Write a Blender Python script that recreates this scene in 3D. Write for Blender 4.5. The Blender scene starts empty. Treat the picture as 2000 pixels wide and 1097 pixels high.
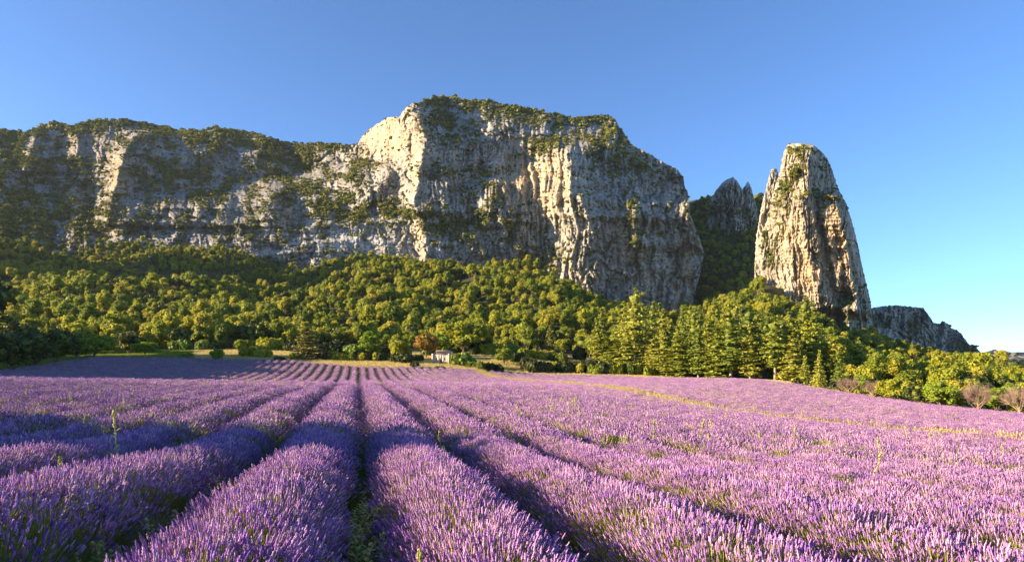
import bpy, math, random
import numpy as np
from mathutils import Vector, Matrix
rng = np.random.default_rng(7); random.seed(7)
S = bpy.context.scene
# ---------------------------------------------------------------- camera, sky, sun, exposure
CZ, F, HX, HY = 2.2, 1250.0, 1000.0, 720.0      # eye height; focal length in pixels of a 2000 px frame; level gaze point
cam = bpy.data.cameras.new('camera'); camo = bpy.data.objects.new('camera', cam); S.collection.objects.link(camo)
cam.lens = 22.5; cam.sensor_width = 36; cam.shift_y = 0.0858; cam.clip_start = .1; cam.clip_end = 20000
camo.location = (0, 0, CZ); camo.rotation_euler = (math.radians(90), 0, 0); S.camera = camo
SUN_ELEV, SUN_AZ = math.radians(15.5), math.radians(-100.5)      # azimuth from the view direction (+Y), clockwise
w = bpy.data.worlds.new('World'); S.world = w; w.use_nodes = True
wn = w.node_tree; bg = wn.nodes['Background']; sky = wn.nodes.new('ShaderNodeTexSky')
sky.sky_type = 'NISHITA'; sky.sun_disc = False; sky.sun_elevation = SUN_ELEV; sky.sun_rotation = SUN_AZ
sky.air_density = .75; sky.dust_density = 0.05; sky.ozone_density = 5.4; sky.altitude = 0
wn.links.new(sky.outputs[0], bg.inputs[0]); bg.inputs[1].default_value = 0.098
sl = bpy.data.lights.new('sun', 'SUN'); so = bpy.data.objects.new('sun', sl); S.collection.objects.link(so)
sl.energy = 5.0; sl.angle = math.radians(.5); sl.color = (1.0, .79, .52)
sd = Vector((math.sin(SUN_AZ)*math.cos(SUN_ELEV), math.cos(SUN_AZ)*math.cos(SUN_ELEV), math.sin(SUN_ELEV)))
so.rotation_euler = sd.to_track_quat('Z', 'Y').to_euler(); so.location = (-50, -20, 60)
S.view_settings.view_transform = 'Standard'; S.view_settings.look = 'None'; S.view_settings.gamma = 1
S.view_settings.exposure = 1.6
S.render.engine = 'CYCLES'; S.cycles.max_bounces = 5; S.cycles.diffuse_bounces = 3; S.cycles.transmission_bounces = 3
S.cycles.transparent_max_bounces = 8; S.cycles.volume_bounces = 0; S.cycles.use_denoising = True

# ---------------------------------------------------------------- helpers
def P(px, py, Y): return np.array([(px-HX)/F*Y, Y, CZ-(py-HY)/F*Y])
def _hash(ix, iy, seed):
    h = (ix.astype(np.int64)*374761393 + iy.astype(np.int64)*668265263 + seed*974711) & 0xffffffff
    h = ((h ^ (h >> 13))*1274126177) & 0xffffffff
    return (h ^ (h >> 16)) & 0xffffffff
def noise(x, y, seed=0):
    x = np.asarray(x, float); y = np.asarray(y, float); x, y = np.broadcast_arrays(x, y)
    ix = np.floor(x); iy = np.floor(y); fx = x-ix; fy = y-iy
    u = fx*fx*fx*(fx*(fx*6-15)+10); v = fy*fy*fy*(fy*(fy*6-15)+10)
    def g(dx, dy):
        a = _hash(ix+dx, iy+dy, seed)/4294967296.*2*math.pi
        return np.cos(a)*(fx-dx)+np.sin(a)*(fy-dy)
    a = g(0, 0); b = g(1, 0); c = g(0, 1); d = g(1, 1)
    return ((a+(b-a)*u)+((c+(d-c)*u)-(a+(b-a)*u))*v)*1.5
def fbm(x, y, o=4, seed=0, gain=.5):
    s = 0; a = 1.
    for i in range(o): s = s+a*noise(x, y, seed+i*17); x = x*2.03+3.1; y = y*2.03+1.7; a *= gain
    return s
def ridged(x, y, o=4, seed=0, gain=.5):
    s = 0; a = 1.
    for i in range(o): s = s+a*(1-2*np.abs(noise(x, y, seed+i*17))); x = x*2.03+3.1; y = y*2.03+1.7; a *= gain
    return s
def cells(x, y, seed=0):
    """F1 and F2 distances and the value of the nearest cell"""
    ix = np.floor(x); iy = np.floor(y); f1 = np.full(x.shape, 9.); f2 = f1.copy(); val = np.zeros(x.shape)
    for dx in (-1, 0, 1):
        for dy in (-1, 0, 1):
            h = _hash(ix+dx, iy+dy, seed); h2 = _hash(ix+dx, iy+dy, seed+99)
            px_ = ix+dx+(h & 0xffff)/65536.; py_ = iy+dy+(h >> 16)/65536.
            d = np.hypot(px_-x, py_-y); near = d < f1
            f2 = np.where(near, f1, np.minimum(f2, d)); val = np.where(near, h2/4294967296., val); f1 = np.where(near, d, f1)
    return f1, f2, val
def smooth(a, b, x):
    t = np.clip((x-a)/(b-a), 0, 1); return t*t*(3-2*t)
def lerp(a, b, t): return a+(b-a)*t
def mesh_np(name, v, f, col=None, mats=(), mi=None, smoothed=False):
    me = bpy.data.meshes.new(name); v = np.ascontiguousarray(v, np.float32); f = np.ascontiguousarray(f, np.int32)
    n = f.shape[1]; me.vertices.add(len(v)); me.vertices.foreach_set('co', v.ravel())
    me.loops.add(f.size); me.loops.foreach_set('vertex_index', f.ravel())
    me.polygons.add(len(f)); me.polygons.foreach_set('loop_start', np.arange(0, f.size, n, dtype=np.int32))
    me.polygons.foreach_set('loop_total', np.full(len(f), n, np.int32))
    if mi is not None: me.polygons.foreach_set('material_index', np.ascontiguousarray(mi, np.int32))
    if smoothed: me.polygons.foreach_set('use_smooth', np.ones(len(f), bool))
    for m in mats: me.materials.append(m)
    if col is not None:
        a = me.attributes.new('tint', 'FLOAT_COLOR', 'POINT')
        c = np.ones((len(v), 4), np.float32); c[:, :3] = col; a.data.foreach_set('color', c.ravel())
    me.update(calc_edges=True); return me
def grid_faces(nr, nc):
    i = np.arange(nr-1)[:, None]*nc+np.arange(nc-1)[None, :]; i = i.ravel()
    return np.stack([i, i+1, i+nc+1, i+nc], 1)
def link(name, data, parent=None, **props):
    o = bpy.data.objects.new(name, data); S.collection.objects.link(o)
    if parent is not None: o.parent = parent
    for k, v in props.items(): o[k] = v
    return o
def boxmesh(*boxes):
    v = []; f = []
    for (x0, x1, y0, y1, z0, z1) in boxes:
        n = len(v); v += [(x, y, z) for z in (z0, z1) for y in (y0, y1) for x in (x0, x1)]
        f += [(n+a, n+b, n+c, n+d) for a, b, c, d in ((0, 2, 3, 1), (4, 5, 7, 6), (0, 1, 5, 4), (2, 6, 7, 3), (0, 4, 6, 2), (1, 3, 7, 5))]
    return np.array(v, float), np.array(f)

# ---------------------------------------------------------------- materials
class NT:
    def __init__(s, name):
        s.m = bpy.data.materials.new(name); s.m.use_nodes = True; s.t = s.m.node_tree; s.p = s.t.nodes['Principled BSDF']
        s.p.inputs['Roughness'].default_value = .85; s.p.inputs['Specular IOR Level'].default_value = .2
    def n(s, ty, **k):
        o = s.t.nodes.new(ty)
        for a, b in k.items():
            if a.startswith('i_'):
                kk = a[2:]; o.inputs[int(kk) if kk.isdigit() else kk].default_value = b
            else: setattr(o, a, b)
        return o
    def l(s, a, b): s.t.links.new(a, b)
    def ramp(s, fac, stops):
        r = s.n('ShaderNodeValToRGB'); e = r.color_ramp.elements
        for i, (p, c) in enumerate(stops):
            x = e[i] if i < 2 else e.new(p)
            x.position = p; x.color = (*c, 1)
        s.l(fac, r.inputs[0]); return r.outputs[0]
    def mix(s, fac, a, b, mode='MIX'):
        m = s.n('ShaderNodeMix', data_type='RGBA', blend_type=mode)
        for sock, v in ((m.inputs[0], fac), (m.inputs[6], a), (m.inputs[7], b)):
            if isinstance(v, (float, int)): sock.default_value = v
            elif isinstance(v, tuple): sock.default_value = (*v, 1)
            else: s.l(v, sock)
        return m.outputs[2]
def mat_rock(name):
    t = NT(name); a = t.n('ShaderNodeAttribute', attribute_name='tint'); g = t.n('ShaderNodeNewGeometry')
    mp = t.n('ShaderNodeMapping'); mp.inputs['Scale'].default_value = (1, 1, .45); t.l(g.outputs['Position'], mp.inputs[0])
    n1 = t.n('ShaderNodeTexNoise', i_Scale=.09, i_Detail=9., i_Roughness=.72); t.l(mp.outputs[0], n1.inputs['Vector'])
    n2 = t.n('ShaderNodeTexNoise', i_Scale=.5, i_Detail=6., i_Roughness=.7); t.l(mp.outputs[0], n2.inputs['Vector'])
    c1 = t.ramp(n1.outputs[0], [(.36, (.66, .65, .64)), (.5, (.97, .96, .94)), (.64, (1.2, 1.18, 1.14))])
    c2 = t.ramp(n2.outputs[0], [(.38, (.7, .71, .72)), (.52, (1., 1., 1.)), (.65, (1.15, 1.13, 1.1))])
    c = t.mix(1., a.outputs['Color'], c1, 'MULTIPLY'); c = t.mix(1., c, c2, 'MULTIPLY'); t.l(c, t.p.inputs['Base Color'])
    n3 = t.n('ShaderNodeTexNoise', i_Scale=.42, i_Detail=5., i_Roughness=.62); mp2 = t.n('ShaderNodeMapping'); mp2.inputs['Location'].default_value = (31, 7, 3); t.l(g.outputs['Position'], mp2.inputs[0]); t.l(mp2.outputs[0], n3.inputs['Vector'])
    c = t.mix(1., c, t.ramp(n3.outputs[0], [(.36, (.42, .41, .38)), (.46, (1., 1., 1.))]), 'MULTIPLY'); t.l(c, t.p.inputs['Base Color'])
    b = t.n('ShaderNodeBump', i_Strength=1., i_Distance=2.2); t.l(n2.outputs[0], b.inputs['Height']); t.l(b.outputs[0], t.p.inputs['Normal'])
    t.p.inputs['Roughness'].default_value = .95; return t.m
def mat_ground():
    t = NT('ground'); a = t.n('ShaderNodeAttribute', attribute_name='tint'); g = t.n('ShaderNodeNewGeometry')
    n1 = t.n('ShaderNodeTexNoise', i_Scale=1.2, i_Detail=8., i_Roughness=.7); t.l(g.outputs['Position'], n1.inputs['Vector'])
    c = t.mix(1., a.outputs['Color'], t.ramp(n1.outputs[0], [(.35, (.55, .5, .45)), (.5, (.95, .95, .95)), (.65, (1.35, 1.3, 1.2))]), 'MULTIPLY')
    t.l(c, t.p.inputs['Base Color']); b = t.n('ShaderNodeBump', i_Strength=.6, i_Distance=.1); t.l(n1.outputs[0], b.inputs['Height']); t.l(b.outputs[0], t.p.inputs['Normal'])
    return t.m
def mat_leaf(name, stops, island=.5, trans=.3, rough=.6):
    """foliage: colour varies by plant and by leaf clump"""
    t = NT(name); oi = t.n('ShaderNodeObjectInfo'); g = t.n('ShaderNodeNewGeometry')
    c = t.ramp(oi.outputs['Random'], stops)
    m = t.n('ShaderNodeMapRange', i_3=1-island, i_4=1+island); t.l(g.outputs['Random Per Island'], m.inputs[0])
    cc = t.n('ShaderNodeVectorMath', operation='SCALE'); t.l(c, cc.inputs[0]); t.l(m.outputs[0], cc.inputs['Scale'])
    t.l(cc.outputs[0], t.p.inputs['Base Color']); t.p.inputs['Roughness'].default_value = rough
    if trans:
        tr = t.n('ShaderNodeBsdfTranslucent'); t.l(cc.outputs[0], tr.inputs[0]); ms = t.n('ShaderNodeMixShader'); ms.inputs[0].default_value = trans
        t.l(t.p.outputs[0], ms.inputs[1]); t.l(tr.outputs[0], ms.inputs[2]); t.l(ms.outputs[0], t.t.nodes['Material Output'].inputs[0])
    return t.m
def mat_plain(name, col, rough=.85, var=.25, scale=3.):
    t = NT(name); g = t.n('ShaderNodeNewGeometry'); n1 = t.n('ShaderNodeTexNoise', i_Scale=scale, i_Detail=6., i_Roughness=.65); t.l(g.outputs['Position'], n1.inputs['Vector'])
    lo = tuple(x*(1-var) for x in col); hi = tuple(x*(1+var) for x in col)
    t.l(t.ramp(n1.outputs[0], [(.35, lo), (.65, hi)]), t.p.inputs['Base Color']); t.p.inputs['Roughness'].default_value = rough; return t.m
M_rock = mat_rock('limestone'); M_ground = mat_ground()
M_oak = mat_leaf('oak_leaves', [(0., (.11, .15, .02)), (.3, (.28, .32, .03)), (.7, (.44, .42, .035)), (1., (.5, .42, .05))], .3, .45)
M_oakd = mat_leaf('holm_oak_leaves', [(0., (.035, .05, .014)), (1., (.07, .08, .02))], .45, .2)
M_bright = mat_leaf('bright_leaves', [(0., (.20, .30, .02)), (1., (.28, .36, .03))], .35, .4)
M_orange = mat_leaf('orange_leaves', [(0., (.34, .17, .03)), (1., (.38, .2, .035))], .4, .35)
M_pine = mat_leaf('pine_needles', [(0., (.19, .24, .035)), (.5, (.30, .32, .04)), (1., (.40, .38, .06))], .4, .25)
M_fir = mat_leaf('fir_needles', [(0., (.26, .23, .06)), (1., (.32, .27, .07))], .45, .15)
M_scrub = mat_leaf('cliff_scrub', [(0., (.09, .11, .025)), (.6, (.19, .20, .035)), (1., (.32, .28, .045))], .4, .2)
M_bark = mat_plain('bark', (.16, .12, .085)); M_pbark = mat_plain('pale_bark', (.36, .28, .2)); M_twig = mat_plain('bare_twigs', (.34, .22, .17))
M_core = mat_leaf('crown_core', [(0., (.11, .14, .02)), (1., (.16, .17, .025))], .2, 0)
M_flower = mat_leaf('lavender_flowers', [(0., (.24, .10, .38)), (.5, (.42, .215, .43)), (1., (.57, .35, .52))], .42, .12, .7)
M_stem = mat_leaf('lavender_stems', [(0., (.25, .28, .05)), (1., (.40, .40, .08))], .3, .2)
M_straw = mat_leaf('dry_grass', [(0., (.52, .42, .13)), (1., (.68, .54, .22))], .3, .3)
M_green = mat_leaf('green_grass', [(0., (.14, .22, .03)), (1., (.28, .32, .05))], .35, .3)
M_weed = mat_leaf('weed_leaves', [(0., (.46, .46, .13)), (1., (.64, .58, .22))], .25, .35)

# ---------------------------------------------------------------- terrain from surveyed points (column, distance, height)
# each entry: column px, depth Y, row py (or a height when |value| < 60 given as 'z')
LAV = .72
fld = [(0,4,'z',-.95),(700,4,'z',-1.2),(1400,4.5,'z',-1.3),(2000,4.8,'z',-1.44),(0,6,'z',-1.0),(700,6.5,'z',-1.25),(2000,8,'z',-1.75),
 (0,12,'z',-1.32),(350,12,'z',-1.38),(700,12,'z',-1.42),(1000,12,'z',-1.52),(1400,13,'z',-1.8),(2000,14,'z',-2.3),
 (0,22,793),(0,35,761),(0,60,737),(350,22,795),(350,40,759),(350,58,742),(700,22,797),(700,32,771),(700,44,756),(700,57,745),
 (1000,25,802),(1000,40,768),(1000,57,750),(0,75,745),(0,95,738),(70,112,726),(200,160,695),(350,160,697),(350,115,727),(350,85,748),(130,130,712),
 (700,85,752),(700,100,745),(700,115,738),(700,130,727),(700,148,714),(540,148,706),(540,115,733),(440,160,700),(900,100,745),(900,125,733),(860,150,718),
 (2000,27.6,860),(1700,35.8,835),(1400,51.5,795),(1080,94,746),(940,150,725),(2000,45,829),(1700,60,797),(1400,85,759),(1400,25,830),
 (2000,80,806),(1880,85,795),(1680,100,771),(1580,115,753),(1520,125,743),(1400,140,737),(1200,155,731),(1000,160,724),(1200,100,747),
 (-700,12,'z',-.6),(-700,60,735),(-700,25,'z',-.8),(2500,14,'z',-2.9),(2500,60,850),(700,.5,'z',-1.2),(0,.5,'z',-1.0),(2000,.5,'z',-1.3)]
hil = [(0,135,712),(0,180,690),(200,185,688),(450,174,692),(600,170,700),(700,174,700),(860,166,707),(1000,176,706),(1100,180,714),(1200,175,724),(1400,165,738),(1600,150,745),(1800,130,774),(2000,105,806),(2300,100,835),
 (1800,108,788),(0,225,668),(200,225,668),(450,215,676),(700,210,686),(860,212,688),(1000,215,690),(1120,215,694),
 (0,290,640),(200,290,636),(450,290,650),(700,290,650),(900,290,652),(1100,290,660),(1250,260,692),(1400,260,692),(1550,260,690),(1700,240,725),(1850,220,752),(2000,200,770),
 (0,360,603),(200,360,595),(400,360,610),(560,360,630),(700,360,600),(900,360,610),(1100,360,622),(1250,360,655),(1400,360,640),(1500,360,612),(1600,360,650),(1700,350,690),(1850,350,722),(2000,350,752),
 (0,470,550),(200,470,550),(400,470,562),(560,470,590),(700,470,540),(800,470,552),(900,470,545),(1000,470,540),(1100,470,580),(1250,470,622),(1350,470,632),(1430,470,608),(1500,440,562),(1560,440,612),(1650,440,650),(1700,450,668),(1850,470,708),(2000,470,745),
 (0,580,488),(150,580,508),(300,580,503),(450,580,512),(560,580,545),(640,580,530),(700,580,515),(900,580,528),(1000,580,530),(1100,580,570),(1200,580,612),(1350,580,640),(1420,580,615),(1500,580,592),(1600,560,640),(1700,580,665),(1850,580,715),(2000,580,742),
 (0,720,470),(300,720,490),(600,720,530),(900,720,540),(1200,720,620),(1350,720,625),(1430,720,572),(1500,720,562),(1600,720,640),(1850,720,722),(2000,720,738),
 (1350,850,490),(1430,850,485),(1500,850,490),(1360,990,398),(1440,990,402),(1510,990,402),(1000,1000,560),(0,1000,470),(1620,900,650),(1800,1000,735),(2100,1000,735),(1500,1400,560),(2000,2500,727),(1000,2500,700),(0,2500,700),(1950,6000,722),(0,6000,716),(2600,6000,720),(2600,1000,735),(2600,300,770),(2600,150,830),
 (-600,150,690),(-600,250,640),(-600,400,580),(-600,580,470),(-600,1000,400),(-1500,60,700),(-1500,200,620),(-1500,500,420),(-1500,1000,380),(-1500,12,'z',.3)]
def conv(lst, off):
    out = []
    for e in lst:
        X = (e[0]-HX)/F*e[1]; z = CZ+(e[3] if e[2] == 'z' else -(e[2]-HY)/F*e[1])-off
        out.append((X, e[1], z))
    return out
cp = np.array(conv(fld, LAV)+conv(hil, 0.))
def warp(X, Y): D = np.maximum(Y, -6)+8.; return X/D*1.6, np.log(D), D
def tpsU(r2): return np.where(r2 > 1e-12, r2*np.log(np.maximum(r2, 1e-12)), 0.)
_a, _b, _D = warp(cp[:, 0], cp[:, 1]); _n = len(cp)
_K = tpsU((_a[:, None]-_a)**2+(_b[:, None]-_b)**2)+np.eye(_n)*2e-4
_Pm = np.stack([np.ones(_n), _a, _b], 1); _L = np.block([[_K, _Pm], [_Pm.T, np.zeros((3, 3))]])
_sol = np.linalg.solve(_L, np.concatenate([(cp[:, 2])/_D, np.zeros(3)]))
def ground_z(X, Y):
    X = np.atleast_1d(np.asarray(X, float)); Y = np.atleast_1d(np.asarray(Y, float)); sh = X.shape
    a, b, D = warp(X.ravel(), Y.ravel()); a = np.clip(a, -3.2, 3.2); out = np.empty(len(a))
    for i in range(0, len(a), 20000):
        s = slice(i, i+20000); U = tpsU((a[s, None]-_a)**2+(b[s, None]-_b)**2)
        out[s] = (U@_sol[:_n]+_sol[_n]+_sol[_n+1]*a[s]+_sol[_n+2]*b[s])*D[s]
    Xf, Yf = X.ravel(), Y.ravel()
    out += 150*np.exp(-((Xf+530)/85)**2-((Yf-455)/62)**2)      # unseen spur left of the view, added to shade the upper left forest
    out += smooth(200, 330, Yf)*(fbm(Xf/75, Yf/75, 4, 5)*8.)
    return out.reshape(sh)
TH = math.radians(13.5); ST, CT = math.sin(TH), math.cos(TH)
def uv_of(X, Y): return X*CT+Y*ST, -X*ST+Y*CT
def xy_of(u, v): return u*CT-v*ST, u*ST+v*CT
edge_px = np.array([-400, 0, 60, 200, 440, 700, 860, 1000, 1200, 1400, 1520, 1580, 1680, 1880, 2000, 2400])
edge_Y = np.array([120, 122, 125, 160, 162, 150, 153, 160, 155, 140, 125, 115, 100, 85, 80, 62])
def Yedge(px): return np.interp(px, edge_px, edge_Y)
def in_field(X, Y):
    px = HX+F*X/np.maximum(Y, .5); u, v = uv_of(X, Y)
    return (Y < Yedge(px)) & (u > -62+fbm(v/20, u*0, 2, 3)) & ~((u > 27.2) & (u < 29.4)) & (u < 88)

# ---------------------------------------------------------------- the ground sheet
ys = np.concatenate([np.linspace(-10, 0, 12)[:-1], np.exp(np.linspace(math.log(8), math.log(1200+8), 560))-8, np.exp(np.linspace(math.log(1230), math.log(9000), 40))])
ss = np.concatenate([np.linspace(-2.6, -1.0, 50)[:-1], np.linspace(-1.0, 1.0, 420), np.linspace(1., 2.4, 30)[1:]])
YY = np.repeat(ys[:, None], len(ss), 1); XX = ss[None, :]*(YY+18)
ZZ = ground_z(XX, YY)
PX = HX+F*XX/np.maximum(YY, 1.); u_, v_ = uv_of(XX, YY); fm = in_field(XX, YY)
nz = fbm(XX/9, YY/9, 4, 21); nz2 = fbm(XX/2.3, YY/2.3, 3, 33)
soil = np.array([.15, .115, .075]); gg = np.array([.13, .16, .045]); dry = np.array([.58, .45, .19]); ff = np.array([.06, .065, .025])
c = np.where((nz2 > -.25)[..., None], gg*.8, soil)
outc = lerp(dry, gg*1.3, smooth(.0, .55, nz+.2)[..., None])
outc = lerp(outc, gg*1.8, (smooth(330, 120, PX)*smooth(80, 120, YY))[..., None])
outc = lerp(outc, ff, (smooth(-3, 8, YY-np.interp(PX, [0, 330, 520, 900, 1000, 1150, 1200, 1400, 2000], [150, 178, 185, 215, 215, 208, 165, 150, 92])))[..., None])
c = np.where(fm[..., None], c, outc)
c *= (1+.25*nz)[..., None]
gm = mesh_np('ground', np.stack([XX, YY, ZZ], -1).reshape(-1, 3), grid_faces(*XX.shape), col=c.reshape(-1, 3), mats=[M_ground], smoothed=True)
link('ground', gm, kind='structure', label='rolling field and wooded hillside ground under lavender, grass and forest')

# ---------------------------------------------------------------- rock walls: relief surfaces standing at their own depth
def poly_x(nose, y): n = np.array(nose, float); return np.interp(y, n[:, 1], n[:, 0])
def rib(x, y, nose, A, wl, wr, fade=18):
    n = np.array(nose, float); y0, y1 = n[0, 1], n[-1, 1]; xn = poly_x(nose, y)+5*noise(y/14, x*0, 4)+2.5*noise(y/5, x*0, 8); d = x-xn
    s = np.where(d < 0, np.clip(1+d/wl, 0, 1)**1.2, np.exp(-np.maximum(d, 0)/wr))
    return -A*s*smooth(y0-fade, y0+fade*.3, y)*smooth(y1+fade, y1-fade*.3, y)
def blob(x, y, cx, cy, rx, ry, rot=0.):
    r = math.radians(rot); dx = x-cx; dy = y-cy; a = (dx*math.cos(r)+dy*math.sin(r))/rx; b = (-dx*math.sin(r)+dy*math.cos(r))/ry
    return np.exp(-(a*a+b*b))
def facets(x, y, seed):
    """planar chips: each cell has its own offset and tilt; returns offset and closeness to the joint"""
    ix = np.floor(x); iy = np.floor(y); f1 = np.full(x.shape, 9.); f2 = f1.copy(); val = np.zeros(x.shape)
    for dx in (-1, 0, 1):
        for dy in (-1, 0, 1):
            h = _hash(ix+dx, iy+dy, seed); h2 = _hash(ix+dx, iy+dy, seed+99); ex = x-(ix+dx+(h & 0xffff)/65536.); ey = y-(iy+dy+(h >> 16)/65536.)
            d = np.hypot(ex, ey); near = d < f1; o = (h2 & 0xff)/255.-.5+1.5*(((h2 >> 8) & 0xff)/255.-.5)*ex+1.1*(((h2 >> 16) & 0xff)/255.-.5)*ey
            f2 = np.where(near, f1, np.minimum(f2, d)); val = np.where(near, o, val); f1 = np.where(near, d, f1)
    return val, np.minimum(f2-f1, .25)/.25
def crag(x, y, sc=1., vert=.6, seed=0):
    """fractured limestone relief, metres"""
    wx = x+12*fbm(x/45, y/45, 4, seed+1); wy = y+12*fbm(x/45, y/45, 4, seed+2)
    r = 5*ridged(wx/80, wy*vert/80, 4, seed+3, .6)
    for S_, A_, J_ in ((46, 10, 2.), (21, 6.5, 1.4), (10, 3.6, 1.1), (5.2, 2.0, .7)):
        o, jn = facets(wx/S_, wy*vert/S_, seed+int(S_)); r = r+A_*o+J_*jn
    for a_, b_, w_, d_ in ((wx/26., wy*vert/120, .05, 6.5), (wx/11., wy*vert/60, .07, 3.2), (wx/70+wy/55, wy*vert/13, .06, 3.2), (wx/50-wy/26, wy*vert/16, .06, 3.0)):
        r = r-d_*np.exp(-(noise(a_, b_, seed+int(d_*10)+int(w_*1000))/w_)**2)*smooth(-.3, .2, noise(x/50, y/50, seed+int(d_*7)))
    return -(r+.9*fbm(x/4, y/4, 2, seed+7))*sc
def shade_rock(x, y, D, ochre, pale, veg, seed=0, base=(.43, .40, .355)):
    n = fbm(x/30, y/30, 4, seed+40)+.5*fbm(x/7, y/9, 3, seed+47); c = np.array(base)*(1+.22*n[..., None])
    st = fbm(x/3.2, y/40, 4, seed+41)
    c = lerp(c, np.array([.62, .46, .28])*(1+.25*st[..., None]), np.clip(ochre+.25*smooth(.25, .6, fbm(x/45, y/70, 3, seed+42)), 0, 1)[..., None])
    c = lerp(c, np.array([.56, .55, .53])*(1+.35*st[..., None]), pale[..., None])
    c = lerp(c, np.array([.10, .10, .045])*(1+.3*n[..., None]), np.clip(veg, 0, 1)[..., None])
    return np.clip(c, .02, .75)
def relief(name, x, y, D, col, close_right=None, back_rows=10, back=260., drop=.35):
    """x, y, D: arrays (rows from foot to crest, columns left to right) turned into a real surface with a back slope"""
    V = np.stack([(x-HX)/F*D, D, CZ-(y-HY)/F*D], -1)
    top = V[-1]; rows = [V]; cols = [col]
    for k in range(1, back_rows+1):
        t = (k/back_rows)**1.5; q = top.copy(); q[:, 0] *= 1+t*back/top[:, 1]*.7; q[:, 1] += t*back; q[:, 2] -= t*back*drop*(1+t)-1.5*noise(top[:, 0]/9, np.full(len(top), k*.7), 3)*(t > 0)
        rows.append(q[None]); cols.append(col[-1:])
    V = np.concatenate(rows); C = np.concatenate(cols)
    return V, C
def add_relief(name, V, C, **props):
    me = mesh_np(name, V.reshape(-1, 3), grid_faces(V.shape[0], V.shape[1]), col=C.reshape(-1, 3), mats=[M_rock], smoothed=False)
    return link(name, me, **props)
scrub_pts = []       # shrubs standing on the rock: position, size
def scatter(V, dens, n, smin, smax, x=None, y=None):
    """pick n places on the relief with the given density, sized in metres"""
    area = np.ones(dens.shape); p = (np.clip(dens, 0, None)*area).ravel(); p = p/p.sum()
    idx = rng.choice(len(p), n, p=p); q = V.reshape(-1, 3)[idx]; s = rng.uniform(smin, smax, n)*(.55+.9*rng.random(n)**2)
    scrub_pts.append((q, s))

# --- the long massif
sk = np.array([(-900,330),(-500,262),(-250,250),(0,252),(35,259),(52,259),(63,254),(84,242),(105,238),(140,247),(168,238),(189,234),(238,234),(266,237),(304,244),(350,255),(395,255),(420,248),(455,253),(507,263),(546,276),(595,281),(630,281),(686,284),(700,279),(710,263),(726,249),(758,229),(782,228),(788,214),(804,203),(822,199),(850,191),(887,188),(907,195),(947,197),(995,207),(1043,215),(1095,225),(1123,231),(1167,226),(1200,230),(1210,248),(1224,270),(1236,284),(1268,300),(1292,315),(1324,331)], float)
xc = np.concatenate([np.linspace(-900, -40, 90)[:-1], np.linspace(-40, 1324, 860)])
tt = np.linspace(0, 1, 300)
foot = np.interp(xc, [-900, 0, 150, 400, 560, 640, 760, 900, 1000, 1100, 1200, 1324], [640, 520, 530, 530, 560, 570, 560, 560, 560, 600, 640, 650])
crest = np.interp(xc, sk[:, 0], sk[:, 1])+2.2*noise(xc/6., xc*0, 3)+1.2*noise(xc/2.4, xc*0, 13)
y = foot[None, :]+(crest-foot)[None, :]*tt[:, None]; x = np.repeat(xc[None, :], len(tt), 0)
re_ = np.array([(1324, 300), (1324, 331), (1332, 345), (1344, 385), (1348, 421), (1364, 457), (1372, 493), (1368, 533), (1356, 561), (1350, 660)], float)
x = x+(np.interp(y, re_[:, 1], re_[:, 0])-1324)*smooth(1180, 1324, x)
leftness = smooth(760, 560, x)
xjump = np.interp(y, [220, 300, 340, 400, 470], [786, 792, 760, 700, 640]); jw = 95+460*smooth(305, 410, y); jump = smooth(0, 1, (x-xjump+jw)/(jw+8))
D = np.interp(x, [-900, -40, 300, 700, 1400], [300, 555, 632, 765, 850])-jump*(110-25*smooth(430, 560, y))
D = D+np.maximum(275-y, 0)*1.15*smooth(820, 880, x)+np.maximum(300-y, 0)*.7*leftness-7*ridged(x/150+y/600, y/260, 2, 777)-5*leftness*ridged(x/90+y/200, y/160, 2, 778)
D = D+(540-y)*lerp(.36, .85, leftness)
# hollows and ledges
D = D+14*blob(x, y, 650, 385, 60, 34, 30)+12*blob(x, y, 590, 330, 70, 22, 30)+10*blob(x, y, 870, 440, 50, 26)+6*blob(x, y, 880, 250, 40, 22)+6*blob(x, y, 985, 345, 34, 40)+24*blob(x, y, 180, 400, 22, 60, -10)
def ledge(x, y, line, A, soft=5):
    n = np.array(line, float); yl = np.interp(x, n[:, 0], n[:, 1])+4*noise(x/16, y*0, 12); return A*smooth(yl+soft, yl-soft, y)*smooth(n[0, 0]-25, n[0, 0]+20, x)*smooth(n[-1, 0]+25, n[-1, 0]-20, x)
for ln, A in [([(540, 452), (650, 432), (800, 428)], 16), ([(560, 478), (700, 462), (790, 470)], 9), ([(30, 420), (200, 448), (350, 452), (520, 470)], 12), ([(260, 400), (400, 395), (520, 402)], 8), ([(240, 360), (420, 352), (560, 362)], 8),
              ([(60, 300), (120, 320), (200, 350)], 10), ([(840, 290), (1000, 262), (1120, 250)], 6), ([(830, 335), (920, 350), (1040, 330)], 3), ([(300, 430), (500, 428)], 6), ([(80, 370), (180, 390)], 8), ([(1080, 268), (1180, 262), (1290, 335)], 8)]:
    D = D+ledge(x, y, ln, A)
D = D+0*x
D = lerp(D, np.maximum.accumulate(D, axis=0), .85)
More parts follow.
